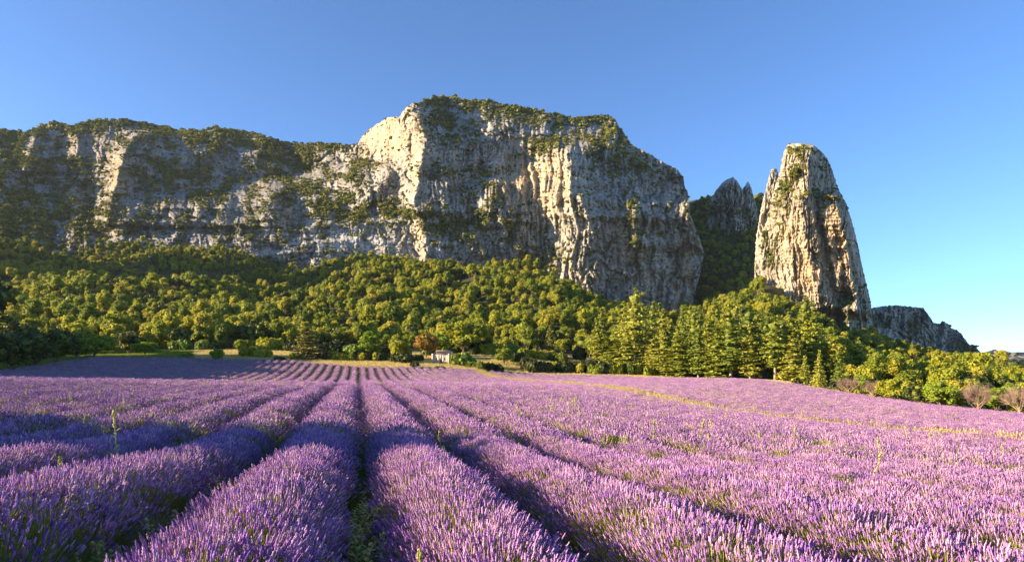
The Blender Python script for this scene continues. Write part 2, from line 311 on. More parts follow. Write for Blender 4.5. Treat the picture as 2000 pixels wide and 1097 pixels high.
for nose, A, wl, wr in [
    ([(262, 262), (243, 300), (228, 350), (216, 400), (208, 440)], 55, 34, 190), ([(165, 236), (152, 262), (150, 300), (165, 350)], 26, 30, 70), ([(70, 252), (66, 280), (50, 330)], 20, 22, 60),
    ([(795, 222), (786, 260), (792, 300), (800, 335)], 16, 30, 60), ([(822, 232), (832, 262), (822, 320), (812, 370), (806, 410)], 34, 26, 110),
    ([(800, 212), (812, 225), (806, 250)], 14, 14, 18), ([(812, 415), (826, 445), (832, 515)], 24, 16, 150),
    ([(1036, 282), (1040, 330), (1046, 385)], 14, 10, 160), ([(1054, 282), (1060, 330), (1064, 400)], 14, 12, 160), ([(1088, 280), (1094, 330), (1090, 372), (1084, 424)], 36, 34, 200),
    ([(1108, 292), (1112, 340), (1114, 390), (1126, 440), (1140, 475)], 26, 12, 200), ([(1134, 385), (1144, 420), (1154, 455), (1160, 486)], 26, 16, 220), ([(1100, 420), (1104, 450), (1106, 486)], 14, 8, 60),
    ([(1240, 400), (1240, 440), (1244, 480), (1260, 516)], 34, 32, 120), ([(1176, 425), (1180, 455), (1182, 490)], 12, 8, 60), ([(1264, 482), (1266, 518)], 14, 10, 60), ([(925, 450), (935, 500)], 10, 30, 60), ([(1010, 455), (1015, 500)], 10, 20, 60),
    ([(900, 203), (916, 225), (930, 242), (950, 262)], 30, 24, 60), ([(946, 205), (950, 222), (960, 250)], 18, 12, 50), ([(1000, 235), (1010, 262)], 12, 16, 50), ([(1180, 240), (1186, 275)], 12, 22, 50), ([(966, 356), (958, 400), (952, 440)], 30, 36, 90),
    ([(1014, 315), (1018, 345), (1014, 385)], 9, 8, 22), ([(1290, 318), (1300, 380), (1322, 470), (1338, 540)], 10, 20, 25), ([(490, 330), (505, 360), (520, 420)], 14, 55, 60),
    ([(420, 248), (432, 270)], 22, 34, 50), ([(360, 300), (340, 350), (330, 400)], 12, 50, 60), ([(1330, 335), (1350, 430), (1370, 500), (1360, 560)], 14, 34, 99)]:
    D = D+rib(x, y, nose, A, wl, wr)
kb = np.hanning(63); kb /= kb.sum(); Dp = np.pad(D, ((0, 0), (31, 31)), 'edge'); Db = np.stack([np.convolve(r_, kb, 'valid') for r_ in Dp])
skirt = np.minimum.accumulate(Db[::-1], axis=0)[::-1]+5; D = np.where((D > skirt) & (x > -40), lerp(D, skirt, .9), D)
calm = 1-.6*np.clip(blob(x, y, 700, 470, 120, 40)+1.2*blob(x, y, 1100, 380, 85, 120, -15)+blob(x, y, 822, 320, 18, 90)+blob(x, y, 230, 350, 24, 70)+blob(x, y, 750, 270, 40, 45), 0, 1)
strata = noise(x/160, y/6.5, 50)+.6*noise(x/60, y/3.2, 51)
edgefade = np.ones_like(x)
D = D+calm*crag(x, y, .85, .58, 100)*lerp(1., .8, leftness)+strata*lerp(.6, 3.0, leftness)-3.0*ridged(x/9+noise(x/30, y/60, 77), y/90, 3, 61)*smooth(760, 900, x)
D = D-5.0*ridged(x/20+.6*noise(x/40, y/70, 78), y/150, 2, 62)*smooth(900, 1050, x)
pale = np.clip(blob(x, y, 690, 470, 120, 24)*1.1+blob(x, y, 590, 488, 50, 22)+blob(x, y, 850, 480, 50, 14)*.7+blob(x, y, 300, 462, 120, 10)*.7, 0, 1)*smooth(-.5, .3, fbm(x/25, y/12, 3, 9))
ochre = np.clip(blob(x, y, 750, 265, 45, 45, -30)*.8+blob(x, y, 1015, 345, 45, 45)*.8+blob(x, y, 1085, 360, 40, 70)*.6+blob(x, y, 230, 350, 20, 60)*.7+blob(x, y, 815, 320, 18, 80)*.4+blob(x, y, 825, 470, 14, 40)*.8+blob(x, y, 1230, 470, 30, 50)*.4+blob(x, y, 1345, 470, 14, 90)*.5+blob(x, y, 160, 262, 30, 20)*.6, 0, 1)
dtop = y-crest[None, :]
vd = (1.3*smooth(24, 3, dtop)*.5*smooth(800, 860, x)*smooth(1230, 1180, x)+1.0*smooth(22, 4, dtop)*smooth(700, 660, x)
      + 1.2*blob(x, y, 870, 245, 42, 26, 20)+.8*blob(x, y, 1000, 228, 120, 14, 12)+1.5*blob(x, y, 1075, 278, 42, 17, -22)+1.0*blob(x, y, 1190, 268, 45, 22, 25)+.8*blob(x, y, 1240, 320, 40, 14, 30)
      + 1.5*blob(x, y, 620, 385, 90, 20, 22)+1.3*blob(x, y, 740, 405, 80, 16, 5)+1.4*blob(x, y, 550, 300, 90, 20, 22)+1.1*blob(x, y, 400, 275, 90, 15)+1.*blob(x, y, 880, 440, 55, 26)+.9*blob(x, y, 900, 335, 60, 10)
      + 1.0*blob(x, y, 30, 290, 40, 30)+1.0*blob(x, y, 30, 400, 45, 60)+.9*blob(x, y, 110, 420, 80, 22)+1.0*blob(x, y, 185, 425, 25, 30)+.8*blob(x, y, 330, 340, 60, 18)+.6*blob(x, y, 420, 370, 60, 22)+.6*blob(x, y, 130, 320, 60, 12)
      + 1.0*blob(x, y, 945, 395, 26, 34)+.7*blob(x, y, 765, 420, 60, 9)+.7*blob(x, y, 1235, 450, 14, 50)+.8*blob(x, y, 705, 325, 20, 50, 35)+.6*blob(x, y, 975, 440, 60, 20)+.8*blob(x, y, 1180, 310, 30, 26, 40)+.7*blob(x, y, 1050, 500, 60, 24))
# slope of the relief decides where soil and shrubs hold
dDy = np.gradient(D, axis=0)/np.minimum(np.gradient(y, axis=0), -.1); flat = smooth(.6, 2.6, -dDy)
rim = smooth(.45, .9, flat)
vn = fbm(x/34, y/22, 4, 70)
vegc = np.clip(vd*.75*smooth(-.5, .3, vn)+.55*rim*smooth(0., .5, vn)+.5*leftness*smooth(-.2, .4, vn), 0, .95)
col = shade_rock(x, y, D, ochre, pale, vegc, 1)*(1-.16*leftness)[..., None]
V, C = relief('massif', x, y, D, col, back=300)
# the right-hand corner turns away into the valley
side = []; sidec = []
for k in range(1, 15):
    t = k/14.; q = V[:, -1].copy(); q[:, 1] += t*t*330; q[:, 0] = q[:, 0]+(q[:, 1]-V[:, -1, 1])*.22-3*np.sin(t*3)*0+2.5*noise(V[:, -1, 2]/12, np.full(len(q), t*5), 6)
    q[:, 2] -= 40*t*t; side.append(q[:, None]); sidec.append(C[:, -1:])
V = np.concatenate([V]+side, 1); C = np.concatenate([C]+sidec, 1)
add_relief('massif', V, C, kind='structure', label='long grey limestone massif with lit ribs and scrub ledges above the forest')
n0 = len(tt); mask = (x > -60).astype(float); fine = (fbm(x/9, y/9, 3, 71))
dens = mask*(.22*leftness*smooth(-.5, .2, vn)+vd*smooth(-.55, .25, vn)*1.3+.16*smooth(-.2, .6, vn)+.5*flat*smooth(-.3, .4, vn)+.22*smooth(.35, .75, fine))*np.clip(1-pale, .15, 1)*np.clip(1-1.1*ochre, .1, 1)
scatter(V[:n0, :len(xc)], dens, 12500, .9, 2.6); scatter(V[:n0, :len(xc)], mask*vd*smooth(-.6, .1, vn), 3600, 1.3, 3.1)
scatter(V[:n0, :len(xc)], mask*smooth(-.6, .5, fbm(x/14, y/14, 3, 72))*np.clip(1-pale, .2, 1)*(1-.8*np.clip(ochre, 0, 1)), 9000, .5, 1.3)
topm = mask*smooth(26, 3, dtop)*(smooth(790, 850, x)*smooth(1225, 1195, x)+smooth(700, 660, x)); scatter(V[:n0, :len(xc)], topm, 1500, 1.5, 3.4)

# --- rock needle and its neighbours
def needle(name, L, R, Dc, depth, foot_y, top_y, ribs, ncol, nrow, sc, och, veg, seed, **props):
    L = np.array(L, float); R = np.array(R, float); tt = np.linspace(0, 1, nrow)
    s = np.linspace(-.12, 1.12, ncol)     # beyond 0..1 the wall turns to the back
    yb = foot_y+(top_y-foot_y)*tt[:, None]; y = np.repeat(yb, ncol, 1)
    xl = np.interp(y, L[::-1, 1] if L[0, 1] > L[-1, 1] else L[:, 1], L[::-1, 0] if L[0, 1] > L[-1, 1] else L[:, 0]); xr = np.interp(y, R[:, 1], R[:, 0])
    jit = 1.6*smooth(top_y, top_y+14, y)*noise(y/7, y*0, seed)+1.*noise(y/2.6, y*0, seed+1)
    sc_ = np.clip(s, 0, 1)[None, :]; x = xl+jit+(xr+1.6*noise(y/6, y*0+9, seed+5)-xl-jit)*sc_
    m = sc_*2-1; W = (xr-xl)/F*Dc
    D = Dc+(W*depth)*(m*m*.9); over = np.where(s < 0, -s, np.where(s > 1, s-1, 0))[None, :]
    D = D+(foot_y-y)*.06
    for nose, A, wl, wr in ribs: D = D+rib(x, y, nose, A, wl, wr)
    ef = smooth(-.01, .06, s)*smooth(1.01, .94, s)
    D = D+(crag(x*1.25, y*1.25, sc, .3, seed)-5.*sc*ridged(x/9+.8*noise(x/20, y/50, seed+9), y/95, 3, seed+10))*(.35+.65*ef)*(.1+.9*smooth(top_y, top_y+16, y))
    xs, ys_ = x, y; oc = sum((blob(x, y, *b[:-1])*b[-1] for b in och), np.zeros_like(x)); vg = sum((blob(x, y, *b[:-1])*b[-1] for b in veg), np.zeros_like(x))
    vn = fbm(x/14, y/14, 3, seed+20); col = shade_rock(x, y, D, np.clip(oc, 0, 1), np.zeros_like(x), np.clip(vg*.7*smooth(-.6, .3, vn), 0, .9), seed, base=(.50, .455, .38))
    V = np.stack([(x-HX)/F*(D+over*W*7)+np.sign(.5-s)[None]*over*W*2.2, D+over*W*7, CZ-(y-HY)/F*D], -1)
    tops = []; tc = []
    q = V[-1, ncol//8:-(ncol//8)].mean(0); dy = W[-1].mean()*.35; cen = np.array([q[0]*(1+dy/q[1]), q[1]+dy, q[2]+.6])
    for k in range(1, 7): t = k/6.; tops.append((V[-1]*(1-t)+cen*t+np.array([0, 0, 1.*math.sin(t*2.4)]))[None]); tc.append(col[-1:])
    V2 = np.concatenate([V]+tops); C2 = np.concatenate([col]+tc)
    o = add_relief(name, V2, C2, **props)
    return o, V, x, y, vg, vn
Ln = [(1541,281),(1534,288),(1527,312),(1523,337),(1513,365),(1505,397),(1496,438),(1485,455),(1478,480),(1477,511),(1486,530),(1484,580),(1484,700)]
Rn = [(1582,281),(1594,287),(1606,297),(1617,312),(1626,333),(1637,367),(1653,397),(1667,442),(1676,479),(1683,515),(1692,552),(1701,588),(1703,625),(1701,660),(1701,700)]
o, V, x, y, vg, vn = needle('rock_needle', Ln, Rn, 430, .42, 690, 281, [
    ([(1590, 283), (1580, 330), (1577, 360), (1582, 400), (1592, 450), (1612, 540), (1626, 600)], 22, 95, 20),
    ([(1630, 380), (1640, 430), (1656, 500), (1668, 570), (1674, 610)], 32, 38, 160), ([(1650, 600), (1662, 640), (1668, 690)], 16, 22, 30),
    ([(1560, 300), (1552, 340)], 5, 14, 14), ([(1606, 410), (1618, 480), (1636, 560)], 12, 12, 60), ([(1560, 380), (1572, 470), (1596, 580)], 7, 8, 20), ([(1540, 400), (1548, 470), (1560, 560)], 4, 24, 26), ([(1520, 380), (1518, 450)], 3, 14, 18)],
    300, 420, .38, [(1560, 450, 70, 140, 0, .5), (1645, 480, 24, 90, -12, .7), (1600, 520, 40, 70, 0, .5)],
    [(1536, 362, 12, 40, 30, 1.3), (1524, 400, 20, 40, 20, .5), (1552, 292, 30, 7, 0, 1.2), (1500, 470, 14, 50, 0, .6), (1628, 385, 12, 14, 0, 1.2), (1654, 600, 16, 34, 30, 1.), (1560, 330, 8, 30, 15, .7), (1512, 505, 14, 22, 0, .7), (1600, 380, 26, 7, 0, .6), (1612, 310, 7, 26, -20, .6), (1655, 410, 6, 22, -20, .6), (1690, 620, 10, 40, 0, .5)],
    300, label='tall sunlit limestone needle standing alone right of the massif', category='rock needle')
vg[:, :34] = 0; vg[:, -34:] = 0; scatter(V, vg*smooth(-.7, .2, vn)+.02*(vg > -1)*(np.abs(np.linspace(-1, 1, 300))[None] < .76), 700, .7, 1.7)
o, V, x, y, vg, vn = needle('rock_tower', [(1506,330),(1500,352),(1493,380),(1488,398),(1482,430),(1476,470),(1470,600)], [(1518,330),(1522,352),(1526,400),(1530,470),(1530,600)], 505, .35, 600, 331, [], 70, 200, .45, [], [(1500, 400, 10, 60, 0, .3)], 340, label='narrow dark rock tower half hidden behind the left side of the needle', category='rock tower')
o, V, x, y, vg, vn = needle('back_crag', [(1429,347),(1420,350),(1410,357),(1397,373),(1386,393),(1378,415),(1370,520)], [(1433,347),(1441,354),(1448,366),(1455,385),(1468,420),(1476,470),(1480,520)], 890, .5, 540, 347, [([(1432, 350), (1430, 400), (1440, 450)], 16, 30, 10), ([(1412, 370), (1412, 430)], 10, 12, 12), ([(1452, 385), (1456, 450)], 10, 10, 12)], 150, 200, 1.5, [], [(1395, 410, 16, 14, 0, .6)], 380, label='taller left summit of the grey double peak behind the wooded saddle', category='rock peak')
scatter(V, .01+blob(x, y, 1396, 415, 30, 20), 120, 1.2, 3.)
o, V, x, y, vg, vn = needle('back_crag', [(1459,356),(1455,362),(1449,372),(1440,400),(1432,440),(1430,520)], [(1463,356),(1468,368),(1472,384),(1477,400),(1480,430),(1484,520)], 900, .5, 540, 356, [([(1464, 370), (1466, 430)], 8, 10, 8)], 90, 180, 1.3, [], [(1462, 420, 16, 14, 0, .5)], 390, label='lower right summit of the grey double peak behind the wooded saddle', category='rock peak')
scatter(V, .01+blob(x, y, 1462, 425, 24, 16), 60, 1.2, 3.)
# --- grey wall in shade beyond the needle
sk2 = np.array([(1640,600),(1703,601),(1720,598),(1738,596),(1765,597),(1804,601),(1815,617),(1824,630),(1835,632),(1840,626),(1849,630),(1861,642),(1870,644),(1879,653),(1893,673),(1902,672),(1911,683),(1929,703),(1940,708),(1952,726),(1960,738)], float)
xc2 = np.linspace(1640, 1960, 300); tt2 = np.linspace(0, 1, 130); cr = np.interp(xc2, sk2[:, 0], sk2[:, 1])+1.5*noise(xc2/5, xc2*0, 31)+1.*noise(xc2/2.1, xc2*0, 32); ft = np.full(len(xc2), 745.)
y = ft+(cr-ft)*tt2[:, None]; x = np.repeat(xc2[None], len(tt2), 0)
D = 900+(x-1640)*.9+(745-y)*.5+crag(x*1.1, y*1.1, 1.6, .6, 500)-9*ridged(x/26, y/90, 3, 501)+20*blob(x, y, 1830, 670, 20, 22, 30)+16*blob(x, y, 1790, 625, 16, 18)
vg = .35*smooth(.2, .7, fbm(x/24, y/24, 3, 502))+.9*blob(x, y, 1712, 625, 26, 16)+blob(x, y, 1785, 640, 18, 20)+blob(x, y, 1870, 680, 16, 14)+blob(x, y, 1905, 690, 24, 12, 30)
V, C = relief('grey_cliff', x, y, D, shade_rock(x, y, D, x*0, x*0, vg*.7, 5), back=200)
add_relief('mountain', V, C, kind='structure', label='shaded grey rock wall sloping down to the right behind the forest')
scatter(V[:len(tt2)], vg+.05, 900, 1., 3.)
# --- far hills at the right
xc3 = np.linspace(1820, 2500, 220); tt3 = np.linspace(0, 1, 60)
cr = np.interp(xc3, [1820, 1915, 1935, 1943, 1951, 1965, 2000, 2100, 2300, 2500], [693, 689, 684, 681, 685, 687, 687, 683, 692, 700])+.5*noise(xc3/5, xc3*0, 3)
y = 735.+(cr-735)*tt3[:, None]; x = np.repeat(xc3[None], len(tt3), 0); D = 3200+(735-y)*16+60*smooth(700, 697, y)+80*fbm(x/20, y/8, 4, 600)
rockm = smooth(703, 698, y)*smooth(.05, .35, fbm(x/12, y/2.2, 3, 601)+.35*smooth(700, 697, y)-.2*smooth(694, 690, y))
c = lerp(np.array([.05, .065, .03]), np.array([.42, .35, .25]), rockm[..., None])
V, C = relief('far_hills', x, y, D, c, back=900, drop=.1)
add_relief('hills', V, C, kind='structure', label='distant low plateau with a pale cliff band at the right horizon')

# ---------------------------------------------------------------- plants: meshes shared between copies
def quads(cen, nrm, size, seed_rng, aspect=1.):
    """small leaf faces at the given centres facing the given normals"""
    n = len(cen); nrm = nrm/np.linalg.norm(nrm, axis=1, keepdims=True)
    r = seed_rng.normal(size=(n, 3)); t = np.cross(nrm, r); t /= np.linalg.norm(t, axis=1, keepdims=True); b = np.cross(nrm, t)
    s = np.asarray(size).reshape(-1, 1)*np.ones((n, 1))*.5; t = t*s; b = b*s*aspect
    k = s*.35*nrm
    v = np.stack([cen-t-b*.6, cen+t*.7-b-k, cen+t+b*.7, cen-t*.6+b+k*.5], 1).reshape(-1, 3)
    return v, np.arange(4*n).reshape(n, 4)
def tube(p0, p1, r0, r1, k=6):
    p0 = np.array(p0, float); p1 = np.array(p1, float); d = p1-p0; d /= np.linalg.norm(d); a = np.cross(d, [0.3, .9, .1]); a /= np.linalg.norm(a); b = np.cross(d, a)
    th = np.arange(k)/k*2*math.pi; ring = np.cos(th)[:, None]*a+np.sin(th)[:, None]*b
    v = np.concatenate([p0+ring*r0, p1+ring*r1]); i = np.arange(k); j = (i+1) % k
    return v, np.stack([i, j, j+k, i+k], 1)
def join(parts):
    v = []; f = []; mi = []; n = 0
    for (a, b, m) in parts: v.append(a); f.append(b+n); mi.append(np.full(len(b), m)); n += len(a)
    return np.concatenate(v), np.concatenate(f), np.concatenate(mi)
def lump(c, rad, r, k=9, m=6, seed=0):
    th = np.arange(k)/k*2*math.pi; ph = np.linspace(.12, math.pi-.12, m)
    T, Ph = np.meshgrid(th, ph); R = 1+.22*r.normal(size=T.shape); v = np.stack([np.cos(T)*np.sin(Ph)*R*rad[0], np.sin(T)*np.sin(Ph)*R*rad[1], np.cos(Ph)*R*rad[2]], -1).reshape(-1, 3)+c
    f = [(i*k+j, i*k+(j+1) % k, (i+1)*k+(j+1) % k, (i+1)*k+j) for i in range(m-1) for j in range(k)]
    return v, np.array(f)
def make_broad(seed, H=8., W=3.2, nl=1500, leaf=.38, mat=None, low=.22, pear=0.):
    """crown and trunk of a leafy tree of height H; returns (crown mesh, trunk mesh)"""
    r = np.random.default_rng(seed); nc = 26; cc = []; cz = H*(low+(1-low)*.5); rz = H*(1-low)*.5
    th = r.random(nc)*2*math.pi; ph = np.arccos(1-1.75*r.random(nc)); rr = .35+.5*r.random(nc)**.5
    w_ = W*(1-pear*(np.cos(ph)*.5+.5))
    C = np.stack([np.cos(th)*np.sin(ph)*w_*rr, np.sin(th)*np.sin(ph)*w_*rr, cz+np.cos(ph)*rz*rr], 1); R = W*(.26+.2*r.random(nc))
    k = nl//nc; cen = []; nr = []
    for i in range(nc):
        d = r.normal(size=(k, 3)); d[:, 2] += .35; d /= np.linalg.norm(d, axis=1, keepdims=True)
        q = C[i]+d*R[i]*(.72+.42*r.random((k, 1)))*np.array([1, 1, .8]); cen.append(q); nr.append(d+.55*r.normal(size=(k, 3)))
    cen = np.concatenate(cen); nr = np.concatenate(nr); lv, lf = quads(cen, nr, leaf*(.6+.8*r.random(len(cen))), r)
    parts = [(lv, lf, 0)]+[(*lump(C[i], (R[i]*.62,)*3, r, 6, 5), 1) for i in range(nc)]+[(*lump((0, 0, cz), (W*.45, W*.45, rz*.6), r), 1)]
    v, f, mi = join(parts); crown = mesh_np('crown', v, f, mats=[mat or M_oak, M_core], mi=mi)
    tp = [(*tube((0, 0, -.6), (.1, 0, H*low*1.2), .05*W+.08, .035*W+.05, 7), 0)]
    for i in range(6): tp.append((*tube((.1, 0, H*low*(.9+.25*r.random())), C[i*3], .03*W+.02, .02, 5), 0))
    v, f, mi = join(tp); return crown, mesh_np('trunk', v, f, mats=[M_bark], mi=mi)
def make_conifer(seed, H=14., W=3.2, nl=2000, leaf=.5, mat=None, low=.12, roundness=.4, levels=16, bark=None, droop=.15):
    r = np.random.default_rng(seed); cen = []; nr = []; tp = [(*tube((0, 0, -.6), (0, 0, H*.55), .016*H+.05, .009*H+.03, 7), 0), (*tube((0, 0, H*.55), (0, 0, H*.98), .009*H+.03, .02, 6), 0)]
    core = []
    for L in range(levels):
        t = L/(levels-1.); z = H*(low+(1-low)*t*.97); Rr = W*((1-t)**(1-roundness*.75)*.92+.06)*(1 if t > .1 else .8); nb = max(4, int(9*(1-t)+3)); a0 = r.random()*6.28
        for b in range(nb):
            a = a0+b/nb*6.283+r.normal()*.2; rl = Rr*(.5+.7*r.random()); zz = z+r.normal()*H*.034; m = max(4, int(nl/levels/nb*(1.5-t)))
            s = r.random(m)**.6; wd = .26*rl*(1-.5*s)+.08; off = r.normal(size=m)*wd
            px_ = np.cos(a)*s*rl-np.sin(a)*off; py_ = np.sin(a)*s*rl+np.cos(a)*off; pz = zz-droop*rl*s*s+.12*rl*s+r.normal(size=m)*.10+.05
            cen.append(np.stack([px_, py_, pz], 1)); q = r.normal(size=(m, 3))*.45; q[:, 2] += 1.; q[:, 0] += np.cos(a)*.35; q[:, 1] += np.sin(a)*.35; nr.append(q)
            if L % 2 == 0 and b % 2 == 0: tp.append((*tube((0, 0, zz-.1), (np.cos(a)*rl*.7, np.sin(a)*rl*.7, zz-droop*rl*.4), .035, .012, 3), 0))
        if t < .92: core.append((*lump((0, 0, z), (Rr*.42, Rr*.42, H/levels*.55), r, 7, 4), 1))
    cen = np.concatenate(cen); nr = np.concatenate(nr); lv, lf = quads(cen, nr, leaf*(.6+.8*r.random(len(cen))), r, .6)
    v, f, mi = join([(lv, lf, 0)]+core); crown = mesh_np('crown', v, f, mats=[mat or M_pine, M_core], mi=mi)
    v, f, mi = join(tp); return crown, mesh_np('trunk', v, f, mats=[bark or M_pbark], mi=mi)
def make_bare(seed, H=6., W=2.4):
    r = np.random.default_rng(seed); tr = [(*tube((0, 0, -.4), (0, 0, H*.3), .16, .12, 6), 0)]; tw = []
    for i in range(16):
        a = i/16*6.283+r.normal()*.2; e = .35+.6*r.random(); p0 = np.array([0, 0, H*(.1+.2*r.random())]); L = H*.55
        p1 = p0+np.array([math.cos(a)*math.cos(e), math.sin(a)*math.cos(e), math.sin(e)*1.2])*L*.5; tr.append((*tube(p0, p1, .06, .035, 4), 0))
        for j in range(9):
            d = (p1-p0)/np.linalg.norm(p1-p0)+r.normal(size=3)*.35+np.array([0, 0, .5]); d /= np.linalg.norm(d); p2 = p1+d*L*(.3+.35*r.random()); tw.append((*tube(p1, p2, .028, .014, 3), 0))
            for k in range(6):
                d2 = d+r.normal(size=3)*.4; d2 /= np.linalg.norm(d2); q = p1+(p2-p1)*r.random(); tw.append((*tube(q, q+d2*L*(.15+.25*r.random()), .014, .007, 3), 0))
    v, f, mi = join(tw); crown = mesh_np('crown', v, f, mats=[M_twig]); v, f, mi = join(tr); return crown, mesh_np('trunk', v, f, mats=[mat_tan])
mat_tan = mat_plain('tan_bark', (.42, .3, .17))
def make_bush(seed, mat, n=260, leaf=.3, w=1., h=.8):
    r = np.random.default_rng(seed); parts = []; cen = []; nr = []
    for i in range(6):
        c0 = np.array([r.normal()*.38*w, r.normal()*.38*w, h*(.35+.35*r.random())]); R = (.42+.2*r.random())*w; k = n//6
        d = r.normal(size=(k, 3)); d[:, 2] += .3; d /= np.linalg.norm(d, axis=1, keepdims=True); cen.append(c0+d*R*(.75+.4*r.random((k, 1)))*np.array([1, 1, h])); nr.append(d+.6*r.normal(size=(k, 3)))
        parts.append((*lump(c0, (R*.7, R*.7, R*.7*h), r, 6, 4), 1))
    cen = np.concatenate(cen); nr = np.concatenate(nr); lv, lf = quads(cen, nr, leaf*(.6+.8*r.random(len(cen))), r); v, f, mi = join([(lv, lf, 0)]+parts)
    return mesh_np('foliage', v, f, mats=[mat, M_core], mi=mi)

# ---------------------------------------------------------------- instancing of uncountable growth
def src(coll, name, mesh):
    o = bpy.data.objects.new(name, mesh); coll.objects.link(o)
def scatter_group(name, coll):
    g = bpy.data.node_groups.new(name, 'GeometryNodeTree'); g.interface.new_socket('Geometry', in_out='INPUT', socket_type='NodeSocketGeometry'); g.interface.new_socket('Geometry', in_out='OUTPUT', socket_type='NodeSocketGeometry')
    N = g.nodes.new; i = N('NodeGroupInput'); o = N('NodeGroupOutput'); iop = N('GeometryNodeInstanceOnPoints'); ci = N('GeometryNodeCollectionInfo')
    ci.inputs[0].default_value = coll; ci.inputs['Separate Children'].default_value = True; ci.inputs['Reset Children'].default_value = True
    def attr(nm, ty): a = N('GeometryNodeInputNamedAttribute'); a.data_type = ty; a.inputs[0].default_value = nm; return a.outputs[0]
    L = g.links.new; L(i.outputs[0], iop.inputs['Points']); L(ci.outputs[0], iop.inputs['Instance']); iop.inputs['Pick Instance'].default_value = True
    L(attr('kind_index', 'INT'), iop.inputs['Instance Index']); L(attr('size3', 'FLOAT_VECTOR'), iop.inputs['Scale'])
    e = N('FunctionNodeEulerToRotation'); L(attr('turn', 'FLOAT_VECTOR'), e.inputs[0]); L(e.outputs[0], iop.inputs['Rotation']); L(iop.outputs[0], o.inputs[0]); return g
def points_obj(name, pos, rot, scl, idx, group, parent=None, **props):
    me = bpy.data.meshes.new(name); me.vertices.add(len(pos)); me.vertices.foreach_set('co', np.ascontiguousarray(pos, np.float32).ravel())
    scl = np.asarray(scl); scl = np.repeat(scl[:, None], 3, 1) if scl.ndim == 1 else scl
    me.attributes.new('turn', 'FLOAT_VECTOR', 'POINT').data.foreach_set('vector', np.ascontiguousarray(rot, np.float32).ravel())
    me.attributes.new('size3', 'FLOAT_VECTOR', 'POINT').data.foreach_set('vector', np.ascontiguousarray(scl, np.float32).ravel())
    me.attributes.new('kind_index', 'INT', 'POINT').data.foreach_set('value', np.ascontiguousarray(idx, np.int32))
    o = link(name, me, parent, **props); m = o.modifiers.new('growth', 'NODES'); m.node_group = group; return o

# shrubs on the rocks
cs = bpy.data.collections.new('scrub_kinds')
for k in range(5): src(cs, 'scrub_%d' % k, make_bush(50+k, M_scrub, 110, .42))
G_scrub = scatter_group('scrub_growth', cs)
q = np.concatenate([a for a, b in scrub_pts]); s = np.concatenate([b for a, b in scrub_pts]); n = len(q); q[:, 2] -= s*.2
points_obj('cliff_shrubs', q, np.stack([np.zeros(n), np.zeros(n), rng.random(n)*6.28], 1), s[:, None]*np.stack([.8+.5*rng.random(n), .8+.5*rng.random(n), .7+.5*rng.random(n)], 1), rng.integers(0, 5, n), G_scrub,
           kind='stuff', label='dark green scrub and small trees clinging to ledges of the cliffs')

# ---------------------------------------------------------------- haze in the air
def add_haze():
    v, f = boxmesh((-2500, 2500, -60, 4300, -260, 620)); m = bpy.data.materials.new('thin_haze'); m.use_nodes = True; t = m.node_tree; t.nodes.remove(t.nodes['Principled BSDF'])
    pv = t.nodes.new('ShaderNodeVolumePrincipled'); pv.inputs['Density'].default_value = .00003; pv.inputs['Color'].default_value = (.82, .9, 1, 1); pv.inputs['Anisotropy'].default_value = .3
    t.links.new(pv.outputs[0], t.nodes['Material Output'].inputs['Volume']); link('haze', mesh_np('haze', v, f, mats=[m]), kind='stuff', label='thin blue haze in the air before the far cliffs')
add_haze()

# ---------------------------------------------------------------- forest
cf = bpy.data.collections.new('forest_kinds')
broad = [make_broad(100+k, 7+[0, 2, 1, 4, 1.5, 3][k % 6], [3.3, 2.7, 3.9, 3., 3.5, 2.5][k % 6], 2000, .38, None, [.2, .12, .25, .3, .1, .2][k % 6], [0, .3, 0, .1, .2, .45][k % 6]) for k in range(8)]
dark = [make_broad(200+k, 7., 3., 1300, .4, M_oakd) for k in range(2)]
pines = [make_conifer(300+k, 14+k % 4, [3.4, 4.4, 3.8, 4.8, 3., 4.][k], 2500, .58, None, [.05, .2, .1, .28, .04, .15][k], [.3, .75, .5, .9, .25, .6][k], [13, 11, 16, 10, 18, 12][k], None, [.12, .02, .08, -.02, .2, .05][k]) for k in range(6)]
allk = broad+dark+pines
def merged(pair):     # crown and trunk in one mesh for the far, uncountable trees
    import bmesh
    bm = bmesh.new(); bm.from_mesh(pair[0]); nmat = 2; k = len(bm.faces); bm.from_mesh(pair[1]); bm.faces.ensure_lookup_table()
    for f in bm.faces[k:]: f.material_index = nmat
    me = bpy.data.meshes.new('tree'); bm.to_mesh(me); bm.free()
    for m in (*pair[0].materials, pair[1].materials[0]): me.materials.append(m)
    return me
for k, pr in enumerate(allk): src(cf, 'tree_%02d' % k, merged(pr))
G_forest = scatter_group('forest_growth', cf)
sp = 6.3; gx, gy = np.meshgrid(np.arange(-1, 1, .1), np.arange(0, 1, .1))
ps = []
Yr = 165.
while Yr < 1010:
    stp = sp if Yr < 620 else sp*1.15; n = int(2*1.2*Yr/stp); xs = (np.arange(n)-n/2)*stp+rng.normal(size=n)*1.5; ps.append(np.stack([xs, Yr+rng.normal(size=n)*1.7], 1)); Yr += stp*.9
ps.append(np.stack([rng.uniform(20, 115, 420), rng.uniform(92, 165, 420)], 1))
ps = np.concatenate(ps); pxx = HX+F*ps[:, 0]/ps[:, 1]
front = np.interp(pxx, [-200, 0, 100, 330, 420, 520, 640, 780, 900, 1000, 1130, 1180, 1300, 1400, 1560, 1640, 1700, 1800, 1900, 2000, 2200], [150, 160, 175, 188, 192, 205, 212, 218, 222, 224, 212, 178, 164, 152, 142, 132, 125, 112, 108, 103, 95])
